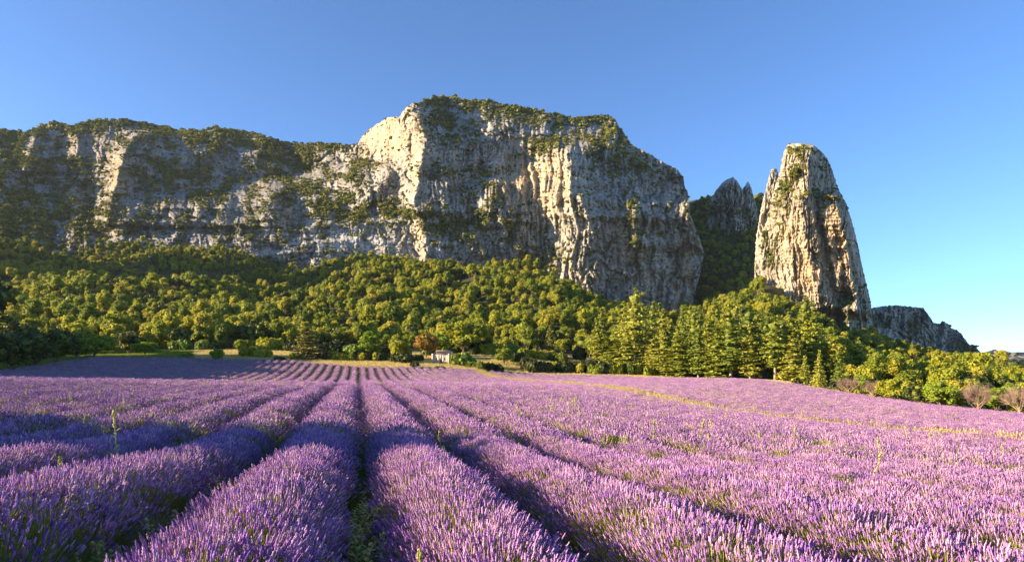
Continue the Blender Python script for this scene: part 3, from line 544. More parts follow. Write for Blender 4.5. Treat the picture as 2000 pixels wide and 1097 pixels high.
far = np.interp(pxx, [-200, 0, 1320, 1345, 1500, 1520, 1700, 2000], [690, 700, 720, 1000, 1000, 470, 620, 700])
keep = (ps[:, 1] > front+3) & (ps[:, 1] < far) & (pxx > -260) & (pxx < 2420)
keep &= ~((ps[:, 1] > 395) & (ps[:, 1] < 470) & (pxx > 1490) & (pxx < 1695) & (ps[:, 1] > 395+0*ps[:, 1]))
clear = fbm(ps[:, 0]/25, ps[:, 1]/25, 3, 88); keep &= ~(clear > .62)
ps = ps[keep]; pxx = pxx[keep]; n = len(ps); gz = ground_z(ps[:, 0], ps[:, 1])
pinezone = smooth(1140, 1220, pxx)*smooth(1640, 1560, pxx)*smooth(270, 220, ps[:, 1]); pn = rng.random(n)
kind = np.where(pn < pinezone*.6+.05, rng.integers(10, 16, n), np.where(rng.random(n) < .13, rng.integers(8, 10, n), rng.integers(0, 8, n)))
size = (.5+.75*rng.random(n)**1.3)*np.where(kind >= 10, np.where(pinezone > .3, 1.05, .62), 1.)*np.where(ps[:, 1] > 480, .78, 1.)*(1+.2*fbm(ps[:, 0]/30, ps[:, 1]/30, 2, 5))
size = np.where(pxx > 1650, size*.8, size); size = np.where((ps[:, 1] > 620) & (pxx > 1320), size*1.45, size)
order = np.argsort(ps[:, 1]+5000*((pxx < -20) | (pxx > 2020))); seen = order[:250]; rest = order[250:]
print('forest trees', n)
def nth(i):
    a = ['', 'first', 'second', 'third', 'fourth', 'fifth', 'sixth', 'seventh', 'eighth', 'ninth', 'tenth', 'eleventh', 'twelfth', 'thirteenth', 'fourteenth', 'fifteenth', 'sixteenth', 'seventeenth', 'eighteenth', 'nineteenth', 'twentieth']
    return a[i] if i <= 20 else '%s-%s' % (['twenty', 'thirty', 'forty', 'fifty', 'sixty', 'seventy', 'eighty', 'ninety'][i//10-2], a[i % 10]) if i % 10 else ['', '', 'twentieth', 'thirtieth', 'fortieth', 'fiftieth', 'sixtieth', 'seventieth', 'eightieth', 'ninetieth'][i//10]
def place_tree(pair, loc, rz, sc, name, label, cat, group=None):
    t = bpy.data.objects.new(name, None); S.collection.objects.link(t); t.location = loc; t.rotation_euler = (0, 0, rz); t.scale = sc if hasattr(sc, '__len__') else (sc,)*3
    t['label'] = label; t['category'] = cat
    if group: t['group'] = group
    for nm, me in zip(('crown', 'trunk'), pair):
        o = bpy.data.objects.new(nm, me); S.collection.objects.link(o); o.parent = t
    return t
zones = [(-999, 120, 'above the dark left edge trees'), (120, 330, 'above the sunlit spreading tree'), (330, 520, 'left of the cedar'), (520, 680, 'behind the cedar'), (680, 790, 'behind the egg shaped tree'), (790, 930, 'behind the stone hut'), (930, 1130, 'behind the dry meadow'),
         (1130, 1260, 'at the left end of the pine stand'), (1260, 1400, 'in the left half of the pine stand'), (1400, 1560, 'in the right half of the pine stand'), (1560, 1720, 'below the rock needle'), (1720, 1880, 'behind the large round bright tree'), (1880, 9999, 'at the right border')]
bykey = {}
for i in seen:
    z_ = next(k for k, zz in enumerate(zones) if zz[0] <= pxx[i] < zz[1]); kk = 2 if kind[i] >= 10 else 0 if kind[i] < 8 else 1; bykey.setdefault((z_, kk), []).append(i)
lab = {}
for (z_, kk), li in bykey.items():
    for r_i, i in enumerate(sorted(li, key=lambda i: pxx[i])): lab[i] = '%s %s from the left %s' % (nth(r_i+1), ('leafy yellow green tree', 'dark rounded tree', 'layered pine')[kk], zones[z_][2])
for i in seen:
    k = int(kind[i]); loc = (ps[i, 0], ps[i, 1], gz[i]); nm, lb, gr = (('pine_tree', 'tall layered pine in the dense pine stand at the field edge', 'pines in the dense stand') if k >= 10 else
        ('oak_tree', 'rounded yellow green tree in the first ranks of the forest', 'leafy trees in the first ranks of the forest') if k < 8 else ('holm_oak', 'dark green rounded tree among paler forest trees', 'dark trees in the first ranks of the forest'))
    if k >= 10 and pinezone[i] <= .3: lb, gr = 'single narrow pine poking out among leafy forest trees', 'scattered pines in the leafy forest'
    lb = lab[i]; place_tree(allk[k], loc, rng.random()*6.28, float(size[i]), nm, lb, nm.split('_')[0]+' tree' if nm != 'holm_oak' else 'tree', gr)
r_ = rest; n = len(r_); points_obj('forest', np.stack([ps[r_, 0], ps[r_, 1], gz[r_]-.2], 1), np.stack([rng.normal(size=n)*.05, rng.normal(size=n)*.05, rng.random(n)*6.28], 1), size[r_], kind[r_], G_forest,
    kind='stuff', label='dense oak and pine forest climbing the slope to the cliffs')
# trees outside the left of the view, whose long shadows cross the field
far_left = [(-128-6*(k % 3)-.1*k*k*.0, 74+6.2*k, 3.+.3*((k*7) % 3)) for k in range(14)]+[(-150-5*(k % 2), 78+8*k, 3.4) for k in range(10)]
for k, (X, Y, sc) in enumerate([(-40, 6.2, 1.22), (-45, 8.8, 1.1), (-31, 6.5, .5)]+far_left):
    place_tree(dark[k % 2], (X, Y, float(ground_z(X, Y)[0])), k*1.3, sc, 'holm_oak', '%s tall dark tree beyond the left edge of the field' % nth(k+1), 'tree', 'tall dark trees left of the field')

# ---------------------------------------------------------------- trees and shrubs one can point to
def gp(px, Y): X = (px-HX)/F*Y; return (X, Y, float(ground_z(X, Y)[0]))
def mpx(Y): return Y/F
def hand_tree(pair, H0, W0, px, Y, hpx, wpx, name, label, cat, rz=0., group=None, dz=0.):
    x0, y0, z0 = gp(px, Y); sz = hpx*mpx(Y)/H0; sw = wpx*mpx(Y)/(2*W0); return place_tree(pair, (x0, y0, z0+dz), rz, (sw, sw, sz), name, label, cat, group)
cedar = make_conifer(401, 9., 4., 4200, .42, M_fir, .04, .62, 15, M_bark, .1); fir = make_conifer(402, 9., 2.2, 2600, .34, M_pine, .03, .25, 16, M_bark, .25); fir2 = make_conifer(403, 9., 2.5, 2600, .36, M_fir, .03, .35, 14, M_bark, .2)
poplar = make_broad(404, 9., 2.6, 2600, .3, M_bright, .06, .45); brightb = make_broad(405, 7., 3., 2600, .3, M_bright, .14); oran = make_broad(406, 7., 2.7, 2200, .3, M_orange, .18); big = make_broad(407, 9., 4., 3200, .34, M_oak, .12); slim = make_broad(408, 8., 1.8, 1800, .3, M_bright, .12)
bare = make_bare(409); bare2 = make_bare(410, 6., 2.2); dk2 = make_broad(411, 8., 3.8, 2800, .34, M_oakd, .03)
hand_tree(cedar, 9, 4, 600, 166, 62, 76, 'cedar_tree', 'broad conical cedar with layered olive branches at the field edge', 'cedar', .3)
hand_tree(poplar, 9, 2.6, 722, 168, 58, 50, 'leafy_tree', 'bright green egg shaped tree right of the cedar', 'tree', 1.)
hand_tree(oran, 7, 2.7, 832, 176, 50, 48, 'orange_tree', 'tree with orange brown leaves behind the stone hut', 'tree', .4)
hand_tree(brightb, 7, 3, 860, 184, 50, 44, 'leafy_tree', 'bright green tree directly behind the hut roof', 'tree', 2.)
hand_tree(big, 9, 4, 905, 194, 74, 92, 'oak_tree', 'large spreading tree behind and right of the hut', 'oak tree', .6)
hand_tree(big, 9, 4, 780, 186, 46, 44, 'oak_tree', 'small pale tree left of the orange tree', 'oak tree', 2.6)
hand_tree(fir2, 9, 2.5, 1075, 196, 62, 44, 'fir_tree', 'dark fir rising behind the dry meadow right of the hut', 'fir tree', .6)
hand_tree(big, 9, 4, 985, 170, 38, 36, 'young_tree', 'slender pale tree in the dry grass right of the hut', 'tree', 1.6)
hand_tree(brightb, 7, 3, 424, 158, 29, 26, 'young_tree', 'small round tree alone in front of the left forest edge', 'tree', 1.1)
hand_tree(brightb, 7, 3, 183, 160, 53, 66, 'leafy_tree', 'spreading tree with sunlit yellow top at the left end of the field', 'tree', .2)
for k, (px, Y, h, w_, lb) in enumerate([(20, 118, 78, 90, 'big dark bushy tree at the left edge of the picture'), (66, 128, 74, 76, 'dark tree second from the left edge above the grass'), (112, 142, 66, 70, 'dark tree left of the sunlit spreading tree'), (-30, 115, 84, 90, 'dark tree cut off by the left border'), (148, 160, 50, 50, 'small dark tree close behind the sunlit spreading tree'), (252, 178, 44, 56, 'brown tinged tree right of the sunlit spreading tree')]):
    hand_tree(dk2, 8, 3.8, px, Y, h, w_, 'holm_oak', lb, 'tree', k*1.7)
hand_tree(brightb, 7, 3, 282, 172, 30, 44, 'round_shrub', 'low yellowish shrub before the forest edge on the left', 'shrub', .2)
for k, (px, Y, h, w_, lb) in enumerate([(1600, 116, 76, 38, 'pale pointed fir at the right end of the pine stand'), (1640, 122, 78, 46, 'second pointed fir just right of the pale one'), (1572, 130, 56, 34, 'short fir in shade left of the pale pointed fir')]):
    hand_tree(fir, 9, 2.2, px, Y, h, w_, 'fir_tree', lb, 'fir tree', k*2.1)
hand_tree(slim, 8, 1.8, 1684, 108, 48, 30, 'cypress_tree', 'narrow dense green tree between two reddish bare shrubs', 'tree', .5)
# pines of the stand, front rank with pale trunks
for k, (px, Y, h, w_) in enumerate([(1400, 148, 118, 62), (1436, 146, 128, 66), (1470, 144, 122, 60), (1508, 142, 126, 64), (1540, 138, 104, 52), (1365, 152, 100, 60), (1335, 156, 96, 58), (1300, 160, 92, 56), (1268, 163, 84, 54), (1455, 150, 142, 60), (1385, 156, 132, 62), (1236, 168, 78, 52), (1205, 172, 70, 50)]):
    pr = pines[k % 6]; hand_tree(pr, 14+(k % 6) % 4, [3.4, 4.4, 3.8, 4.8, 3., 4.][k % 6], px+9*math.sin(k*5.), Y, h*(.92+.14*math.sin(k*3.1)), w_*(1.25+.3*math.sin(k*2.3)), 'pine_tree', ['pine with pale bare trunk at the front of the stand, %s' % a for a in ('left of the tallest', 'tallest of the stand')][k == 9] if k in (0, 9) else 'front rank pine of the stand, %s from the left behind the lavender crest' % nth(k+1), 'pine tree', k*1.3, 'front rank of the pine stand' if k not in (0, 9) else None)
for k, (px, Y, h, w_, pr, H0, W0, nm, lb) in enumerate([
    (1745, 98, 54, 64, big, 9, 4, 'oak_tree', 'broad green oak left of the round bright tree at the right edge of the field'), (1790, 92, 44, 48, dark[0], 7, 3, 'holm_oak', 'dark tree between the broad oak and the round bright tree'),
    (1838, 88, 62, 60, brightb, 7, 3, 'leafy_tree', 'large round bright green tree near the two bare trees'), (1874, 88, 46, 26, slim, 8, 1.8, 'slender_tree', 'slender tree just left of the first bare tree'),
    (1945, 86, 60, 44, slim, 8, 1.8, 'slender_tree', 'tall slender green tree between the two bare trees'), (1968, 92, 66, 54, brightb, 7, 3, 'leafy_tree', 'round green tree behind the second bare tree'), (2010, 92, 74, 60, big, 9, 4, 'oak_tree', 'green tree cut off by the right border'),
    (1714, 104, 36, 40, brightb, 7, 3, 'round_shrub', 'yellow green shrub right of the narrow dense tree'), (1920, 94, 62, 60, dark[1], 7, 3, 'holm_oak', 'dark green tree behind the first bare tree'), (1770, 108, 66, 66, broad[1], 9, 3.4, 'oak_tree', 'tree behind the broad oak at the right field edge'), (1880, 104, 70, 70, broad[2], 10, 3.7, 'oak_tree', 'tree behind the slender tree at the right field edge')]):
    hand_tree(pr, H0, W0, px, Y, h, w_, nm, lb, 'tree', k*.9)
hand_tree(bare, 6, 2.4, 1910, 83, 74, 46, 'bare_tree', 'leafless reddish tree at the field edge, left of the pair', 'bare tree', .3)
hand_tree(bare2, 6, 2.2, 1991, 79, 74, 48, 'bare_tree', 'leafless reddish tree cut by the right border', 'bare tree', 1.7)
hand_tree(bare, 6, 2.4, 1657, 106, 46, 34, 'bare_shrub', 'small reddish bare shrub left of the narrow dense tree', 'bare shrub', 2.3)
hand_tree(bare2, 6, 2.2, 1704, 102, 46, 28, 'bare_shrub', 'small reddish bare shrub right of the narrow dense tree', 'bare shrub', 1.3)
# hedge shrubs
bsh = [make_bush(60+k, [M_oak, M_oakd, M_green][k % 3], 900, .2) for k in range(6)]
def shrub(px, Y, wpx, hpx, k, label, group=None, name='shrub'):
    x0, y0, z0 = gp(px, Y); o = link(name, bsh[k], label=label, category='shrub'); o.location = (x0, y0, z0-.1); s = wpx*mpx(Y)/2; o.scale = (s, s, hpx*mpx(Y)/1.15); o.rotation_euler = (0, 0, rng.random()*6.28)
    if group: o['group'] = group
for a in [(787, 163, 40, 26, 1, 'dark rounded bush left of the hut in dry grass'), (813, 166, 26, 18, 1, 'small grey green bush just left of the hut'), (808, 152, 22, 18, 1, 'low bush at the lavender edge below the hut'),
          (903, 163, 42, 30, 2, 'bright yellow green bush right of the hut'), (932, 158, 34, 24, 0, 'bush right of the bright bush near the yellow track'), (960, 158, 32, 24, 1, 'dark bush at the top of the yellow track'), (857, 154, 26, 8, 0, 'tiny low bush in the grass in front of the hut'),
          (1010, 176, 26, 26, 1, 'dark bush before the dry meadow'), (548, 158, 22, 13, 1, 'small dark bush at the far ends of the lavender rows'), (575, 164, 30, 20, 0, 'shrub touching the left side of the cedar'), (368, 166, 18, 14, 2, 'little bright bush at the left field margin'), (510, 168, 28, 22, 0, 'shrub left of the cedar by a small gap'), (485, 170, 36, 28, 0, 'pale shrub in front of the forest left of the cedar')]: shrub(*a)
for i in range(9): shrub(640+i*13+rng.normal()*2, 167+rng.normal(), 26, 20+rng.random()*6, int(rng.integers(0, 2)), '%s shrub from the cedar in the low hedge' % nth(i+1), 'hedge shrubs between cedar and dry grass')
for i in range(26): shrub(1035+i*11+rng.normal()*3, 166-.03*i+rng.normal()*2, 30, 22+rng.random()*12, int(rng.integers(0, 2)), '%s shrub from the left in the thicket along the far lavender edge' % nth(i+1), 'thicket shrubs under the forest')
for i in range(24):
    px = 1560+i*19+rng.normal()*4; shrub(px, float(Yedge(px))+5+rng.random()*3, 40, 16+rng.random()*14, int(rng.choice([0, 2, 0, 1])), '%s bush from the left along the right edge of the lavender field' % nth(i+1), 'bushes along the right edge')
for i in range(26):
    px = 300+i*33+rng.uniform(-12, 12); shrub(px, rng.uniform(186, 205), 34, 20+rng.random()*14, int(rng.integers(0, 3)), '%s bush from the left at the forest foot behind the grass margin' % nth(i+1), 'bushes at the forest foot')

# ---------------------------------------------------------------- the stone hut
M_stone = mat_plain('pale_stone', (.48, .41, .31), .9, .25, 4.); M_tile = mat_plain('old_roof_tiles', (.24, .15, .12), .9, .35, 6.); M_door = mat_plain('brown_door', (.13, .06, .06)); M_dark = mat_plain('dark_opening', (.03, .03, .04))
hx, hy, hz = gp(861, 163); hut = bpy.data.objects.new('stone_hut', None); S.collection.objects.link(hut); hut.location = (hx, hy, hz); hut.rotation_euler = (0, 0, math.radians(-6)); hut['label'] = 'tiny pale stone hut with brown door in the dry grass'; hut['category'] = 'hut'
Wd, Hh, Dp, T = 4.4, 2.2, 3.4, .22
def box(nm, m, par, *b, **k): v, f = boxmesh(*b); return link(nm, mesh_np(nm, v, f, mats=[m]), par, **k)
# front wall leaves openings for the door and two windows
fw = box('front_wall', M_stone, hut, (-2.2, -1.25, 0, T, -.3, Hh), (-1.25, -.95, 0, T, -.3, .95), (-1.25, -.95, 0, T, 1.5, Hh), (-.95, -.3, 0, T, -.3, Hh), (-.3, .35, 0, T, 1.35, Hh), (.35, .95, 0, T, -.3, Hh), (.95, 1.25, 0, T, -.3, .95), (.95, 1.25, 0, T, 1.5, Hh), (1.25, 2.2, 0, T, -.3, Hh))
box('side_wall', M_stone, hut, (-2.2, -1.98, T, Dp, -.3, Hh)); box('side_wall', M_stone, hut, (1.98, 2.2, T, Dp, -.3, Hh)); box('back_wall', M_stone, hut, (-1.98, 1.98, Dp-T, Dp, -.3, Hh+1.3))
d = box('door', M_door, hut, (-.29, .34, .08, .13, -.3, 1.2)); box('arch', M_stone, d, (-.3, -.12, .0, .2, 1.2, 1.35), (.17, .35, .0, .2, 1.2, 1.35))
for sx in (-1.1, 1.1):
    wv = box('window', M_dark, hut, (sx-.15, sx+.15, .12, .15, .95, 1.5)); box('sill', M_stone, wv, (sx-.2, sx+.2, -.05, .0-.003, .88, .95))
box('corner_pillar', M_stone, hut, (-2.36, -1.85, -.12, -.003, -.3, Hh+.42)); box('corner_pillar', M_stone, hut, (1.85, 2.36, -.12, -.003, -.3, Hh+.42)); box('parapet', M_stone, hut, (-1.84, 1.84, .003, .19, Hh+.003, Hh+.12))
v = []; f = []
for r_i in range(14):
    for c_i in range(18):
        x0 = -1.95+c_i*.217; y0 = .22+r_i*.225; z0 = Hh+.12+(y0-.2)*.34+.02*rng.random(); z1 = z0+.1; n = len(v); zz = .04
        v += [(x0, y0, z0), (x0+.11, y0, z0+zz+.04), (x0+.2, y0, z0), (x0+.2, y0+.26, z1), (x0+.11, y0+.26, z1+zz+.04), (x0, y0+.26, z1)]; f += [(n, n+1, n+4, n+5), (n+1, n+2, n+3, n+4)]
roof = link('roof', mesh_np('roof', np.array(v), np.array(f), mats=[M_tile]), hut, kind='stuff')

# ---------------------------------------------------------------- lavender
def spike_mesh(r, p0, p1, L, Rr, rings, k):
    """a flower head along p0->p1 direction starting at p1: whorls of florets"""
    d = p1-p0; d = d/np.linalg.norm(d); a = np.cross(d, [.31, .77, .2]); a /= np.linalg.norm(a); b = np.cross(d, a); th = np.arange(k)/k*6.283; ring = np.cos(th)[:, None]*a+np.sin(th)[:, None]*b
    v = []
    for i in range(rings):
        t = i/(rings-1.); rad = Rr*((.25 if i == 0 else 1.) if i % 2 == 0 else .55)*(1-.6*t*t); rad = 0.0008 if i == rings-1 else rad
        v.append(p1+d*L*t+ring*rad*(.75+.5*r.random((k, 1))))
    v = np.concatenate(v); f = []
    for i in range(rings-1):
        for j in range(k): f.append((i*k+j, i*k+(j+1) % k, (i+1)*k+(j+1) % k, (i+1)*k+j))
    return v, np.array(f)
def lav_clump(seed, n, rad, h, L, Rr, rings, k, stemw, spread):
    r = np.random.default_rng(seed); parts = []; far_ = L > .07
    for i in range(n):
        a = r.random()*6.283; q = rad*r.random()**.5; base = np.array([math.cos(a)*q*.55, math.sin(a)*q*.55, -.04]); hh = h*(.72+.42*r.random()); tip = np.array([math.cos(a)*q+r.normal()*spread, math.sin(a)*q+r.normal()*spread, hh])
        parts.append((*spike_mesh(r, base, tip, L*(.7+.6*r.random()), Rr*(.8+.4*r.random()), rings, k), 0))
        if far_ and i % 3: continue
        sd_ = np.cross(tip-base, r.normal(size=3)); sd_ /= np.linalg.norm(sd_); sd_ *= stemw
        parts.append((np.array([base-sd_*1.4, base+sd_*1.4, tip+sd_, tip-sd_]), np.array([[0, 1, 2, 3]]), 1))
        if i % 2 == 0:      # narrow leaves low on the stem
            p = base+(tip-base)*.2; e = r.normal(size=3)*.03+(tip-base)*.35; parts.append((np.array([p-sd_*1.5, p+sd_*1.5, p+e+sd_*.4, p+e-sd_*.4]), np.array([[0, 1, 2, 3]]), 1))
    v, f, mi = join(parts); return mesh_np('clump', v, f, mats=[M_flower, M_stem], mi=mi)
cl = bpy.data.collections.new('lavender_kinds')
for k in range(6): src(cl, 'lav_0%d' % k, lav_clump(500+k, 17, .12, .27, .050, .0078, 8, 5, .0019, .03))
for k in range(5): src(cl, 'lav_1%d' % k, lav_clump(600+k, 24, .20, .26, .058, .0115, 4, 4, .0032, .04))
for k in range(4): src(cl, 'lav_2%d' % k, lav_clump(700+k, 40, .42, .22, .085, .022, 3, 3, .008, .07))
G_lav = scatter_group('lavender_growth', cl)
M_body = NT('lavender_foliage'); g = M_body.n('ShaderNodeNewGeometry'); n1 = M_body.n('ShaderNodeTexNoise', i_Scale=14., i_Detail=5., i_Roughness=.7); M_body.l(g.outputs['Position'], n1.inputs['Vector'])
M_body.l(M_body.ramp(n1.outputs[0], [(.38, (.07, .085, .025)), (.5, (.17, .19, .06)), (.62, (.24, .2, .16))]), M_body.p.inputs['Base Color']); M_body = M_body.m
M_bodyfar = NT('lavender_bloom'); g = M_bodyfar.n('ShaderNodeNewGeometry'); n1 = M_bodyfar.n('ShaderNodeTexNoise', i_Scale=5., i_Detail=6., i_Roughness=.75); M_bodyfar.l(g.outputs['Position'], n1.inputs['Vector'])
M_bodyfar.l(M_bodyfar.ramp(n1.outputs[0], [(.36, (.14, .12, .13)), (.5, (.29, .18, .33)), (.62, (.41, .27, .45))]), M_bodyfar.p.inputs['Base Color']); M_bodyfar = M_bodyfar.m
HB = .54; ORD = ['', 'first', 'second', 'third', 'fourth', 'fifth', 'sixth', 'seventh', 'eighth', 'ninth', 'tenth', 'eleventh', 'twelfth', 'thirteenth', 'fourteenth']
def row_z(u, v, uc):
    X, Y = xy_of(uc, v); g0 = ground_z(X, Y); return g0
rows = [(.93+1.8*i) for i in range(-35, 49)]
tot = 0
for uc in rows:
    if 26.2 < uc < 30.4: continue
    vs = np.exp(np.linspace(math.log(7.), math.log(190.), 620))-6.3; X, Y = xy_of(np.full(len(vs), uc), vs)
    ok = in_field(X, Y) & (Y > -.5) & (np.abs(X) < .95*np.maximum(Y, 0)+8)
    if ok.sum() < 6: continue
    i0, i1 = np.flatnonzero(ok)[[0, -1]]; vs = vs[i0:i1+1]; nv = len(vs); X, Y = xy_of(np.full(nv, uc), vs); gz0 = ground_z(X, Y)
    drift = .06*fbm(vs/9., vs*0+uc*3, 2, 15); wl = .55+.04*noise(vs/1.3, vs*0+uc*5, 16)+.05*noise(vs/.5, vs*0+uc*5, 18); hl = HB*(1+.07*noise(vs/1.1, vs*0+uc*7, 17)+.12*noise(vs/6, vs*0+uc, 19))
    wl = wl-.2*smooth(68, 85, vs)*(1-smooth(8, 16, uc))
    if uc > 5: wl = wl+.03*smooth(5, 12, uc)
    miss = smooth(.78, .95, noise(vs/2.2, vs*0+uc*11, 23)); wl = wl*(1-.35*miss); hl = hl*(1-.5*miss)
    endt = smooth(0, .8, vs-vs[0])*smooth(0, .8, vs[-1]-vs) if uc else 1; hl = hl*(.15+.85*endt)
    ph = np.linspace(-math.pi/2, math.pi/2, 9); U = uc+drift[:, None]+np.sin(ph)[None]*wl[:, None]; Zr = gz0[:, None]-.06+np.maximum(np.cos(ph), 0)[None]**.75*hl[:, None]*(1+.1*noise(vs[:, None]*3, ph[None]*2+uc, 20)); VV = np.repeat(vs[:, None], 9, 1)
    XX, YY2 = xy_of(U, VV); farm = (Y[:-1] > 30)
    me = mesh_np('lavender_row', np.stack([XX, YY2, Zr], -1).reshape(-1, 3), grid_faces(nv, 9)[:, ::-1], mats=[M_body, M_bodyfar], mi=np.repeat(farm.astype(int), 8), smoothed=True)
    i = round((uc-.93)/1.8)
    if -12 <= i <= 12: lb = '%s lavender row %s of the central grassy gap' % (ORD[i+1 if i >= 0 else -i], 'right' if i >= 0 else 'left'); lb = lb.replace('first lavender row', 'nearest lavender row'); gr = 'lavender rows'
    else: lb, gr = (('lavender row on the shaded slope at the far left', 'far left lavender rows') if i < 0 else ('lavender row of the block between central rows and yellow grass track', 'right hand lavender rows') if uc < 28 else ('lavender row of the block beyond the yellow grass track', 'lavender rows beyond the track'))
    if uc > 30: lb = '%s lavender row beyond the yellow grass track' % nth(round((uc-30.4)/1.8)+1)
    elif i > 12: lb = '%s lavender row right of the central grassy gap' % nth(i+1)
    elif i < -12: lb = '%s lavender row left of the central grassy gap' % nth(-i)
    ro = link('lavender_row', me, label=lb, category='lavender row', group=gr)
    # flowering stems
    P_, R_, S_, K_ = [], [], [], []
    for (a, b, dens, k0, kn, sc0) in ((1.2, 15., 72., 0, 6, 1.), (15., 46., 15., 6, 5, 1.25), (46., 190., 4.6, 11, 4, 1.)):
        m_ = (Y >= a-1) & (Y < b+1)
        if m_.sum() < 2: continue
        v0, v1 = vs[m_][0], vs[m_][-1]; n = int((v1-v0)*2.1*dens); vv = rng.uniform(v0, v1, n); ang = rng.uniform(-1.38, 1.38, n); ii = np.interp(vv, vs, np.arange(nv))
        w1 = np.interp(vv, vs, wl); h1 = np.interp(vv, vs, hl); g1 = np.interp(vv, vs, gz0); dr = np.interp(vv, vs, drift); x1, y1 = xy_of(uc+dr+np.sin(ang)*w1, vv)
        z1 = g1-.06+np.cos(ang)**.75*h1; kp = (y1 >= a) & (y1 < b) & (np.abs(x1) < .92*y1+6)
        if a > 40: kp &= rng.random(n) < np.clip(1.25-y1/220, .4, 1)
        pn_ = noise(x1/.9, y1/.9, 44); kp &= (rng.random(n) < .42+.45*pn_+.6*np.cos(ang))
        x1, y1, z1, ang, g1 = x1[kp], y1[kp], z1[kp], ang[kp], g1[kp]; n = len(x1)
        lean = ang*.5+rng.normal(size=n)*.16; P_.append(np.stack([x1, y1, z1-.02], 1)); rx = rng.normal(size=n)*.2
        # lean sideways away from the row axis: across direction is at TH from +X
        R_.append(np.stack([rx, lean, np.full(n, TH)], 1)); s_ = sc0*(.85+.35*rng.random(n)); S_.append(s_); K_.append(rng.integers(k0, k0+kn, n))
    if P_:
        P_ = np.concatenate(P_); tot += len(P_)
        points_obj('flower_spikes', P_, np.concatenate(R_), np.concatenate(S_), np.concatenate(K_), G_lav, ro, kind='stuff')
print('lavender clumps', tot)

# ---------------------------------------------------------------- grass and weeds
def blades(seed, n, h, w0, mat, spread, heads=False):
    r = np.random.default_rng(seed); parts = []
    for i in range(n):
        b = np.array([r.normal()*spread, r.normal()*spread, -.02]); hh = h*(.5+.7*r.random()); t = b+np.array([r.normal()*.22*hh, r.normal()*.22*hh, hh]); m = (b+t)/2+np.array([0, 0, .06*hh]); s = np.cross(t-b, r.normal(size=3)); s /= np.linalg.norm(s); s *= w0
        parts.append((np.array([b-s, b+s, m+s*.8, m-s*.8, t+s*.15, t-s*.15]), np.array([[0, 1, 2, 3], [3, 2, 4, 5]]), 0))
        if heads and i % 3 == 0: q, f = tube(t, t+(t-m)*.3, w0*2.4, w0*.8, 4); parts.append((q, f, 0))
    v, f, mi = join(parts); return mesh_np('tuft', v, f, mats=[mat])
cg = bpy.data.collections.new('grass_kinds')
for k in range(3): src(cg, 'tuft_0%d' % k, blades(800+k, 26, .32, .004, M_green, .09))
for k in range(3): src(cg, 'tuft_1%d' % k, blades(810+k, 26, .5, .007, M_straw, .14, True))
for k in range(2): src(cg, 'tuft_2%d' % k, blades(820+k, 30, .45, .02, M_straw, .35))
for k in range(2): src(cg, 'tuft_3%d' % k, blades(830+k, 30, .4, .02, M_green, .35))
G_grass = scatter_group('grass_growth', cg)
def grass(name, X, Y, kinds, smin, smax, label, **k):
    n = len(X); z = ground_z(X, Y); points_obj(name, np.stack([X, Y, z], 1), np.stack([np.zeros(n), np.zeros(n), rng.random(n)*6.28], 1), rng.uniform(smin, smax, n), rng.choice(kinds, n), G_grass, kind='stuff', label=label, **k)
# grass growing in the gaps between rows
gu = []; 
for i in range(-12, 12):
    n = 2000 if i in (0, 1, -1) else 500; vv = (rng.random(n)**1.6)*60+2; gu.append(xy_of(.03+1.8*i+rng.normal(size=n)*.13, vv))
X = np.concatenate([a[0] for a in gu]); Y = np.concatenate([a[1] for a in gu]); kp = (Y > 1.5) & (np.abs(X) < .84*Y+1); grass('gap_grass', X[kp], Y[kp], [0, 1, 2, 0, 1, 2], .3, .85, 'green grass growing in the gaps between lavender rows')
n = 5200; u = rng.uniform(-22, 22, n); v = rng.uniform(85, 158, n); u = np.round(u/1.8)*1.8+.03+rng.normal(size=n)*.2; X, Y = xy_of(u, v); kp = in_field(X, Y); grass('gap_grass', X[kp], Y[kp], [6, 8, 9], .5, .9, 'straw and green grass between the far rows')
# yellow grass track
n = 15000; v = rng.random(n)**1.3*172+6; u = 28.3+rng.normal(size=n)*.7; X, Y = xy_of(u, v); dn = fbm(v/9, v*0, 3, 91); vis = np.interp(v, [20, 26, 34, 52, 60, 175], [.9, .7, .2, .2, .9, 1.]); kp = (rng.random(n) < vis*(.75+dn*1.1)) & (np.abs(X) < .85*Y+2) & (Y > 2) & (Y < 175)
grass('dry_grass', X[kp], Y[kp], [3, 4, 5, 6, 7, 6, 7], .8, 1.7, 'strip of yellow dry grass running diagonally through the lavender')
n = 44000; px = rng.uniform(-20, 2020, n); yy = Yedge(px)+rng.random(n)**1.2*np.interp(px, [0, 400, 500, 1100, 1200, 2000], [55, 25, 38, 55, 12, 8]); X = (px-HX)/F*yy; Y = yy; kp = ~in_field(X, Y); X, Y, px = X[kp], Y[kp], px[kp]
g_ = (px < 380)
grass('dry_grass', X[~g_], Y[~g_], [6, 7, 6, 7, 6], .5, 1.2, 'sunlit straw coloured meadow grass round the hut'); grass('grass', X[g_], Y[g_], [8, 9], .5, 1.1, 'green grass bank at the left end of the field')
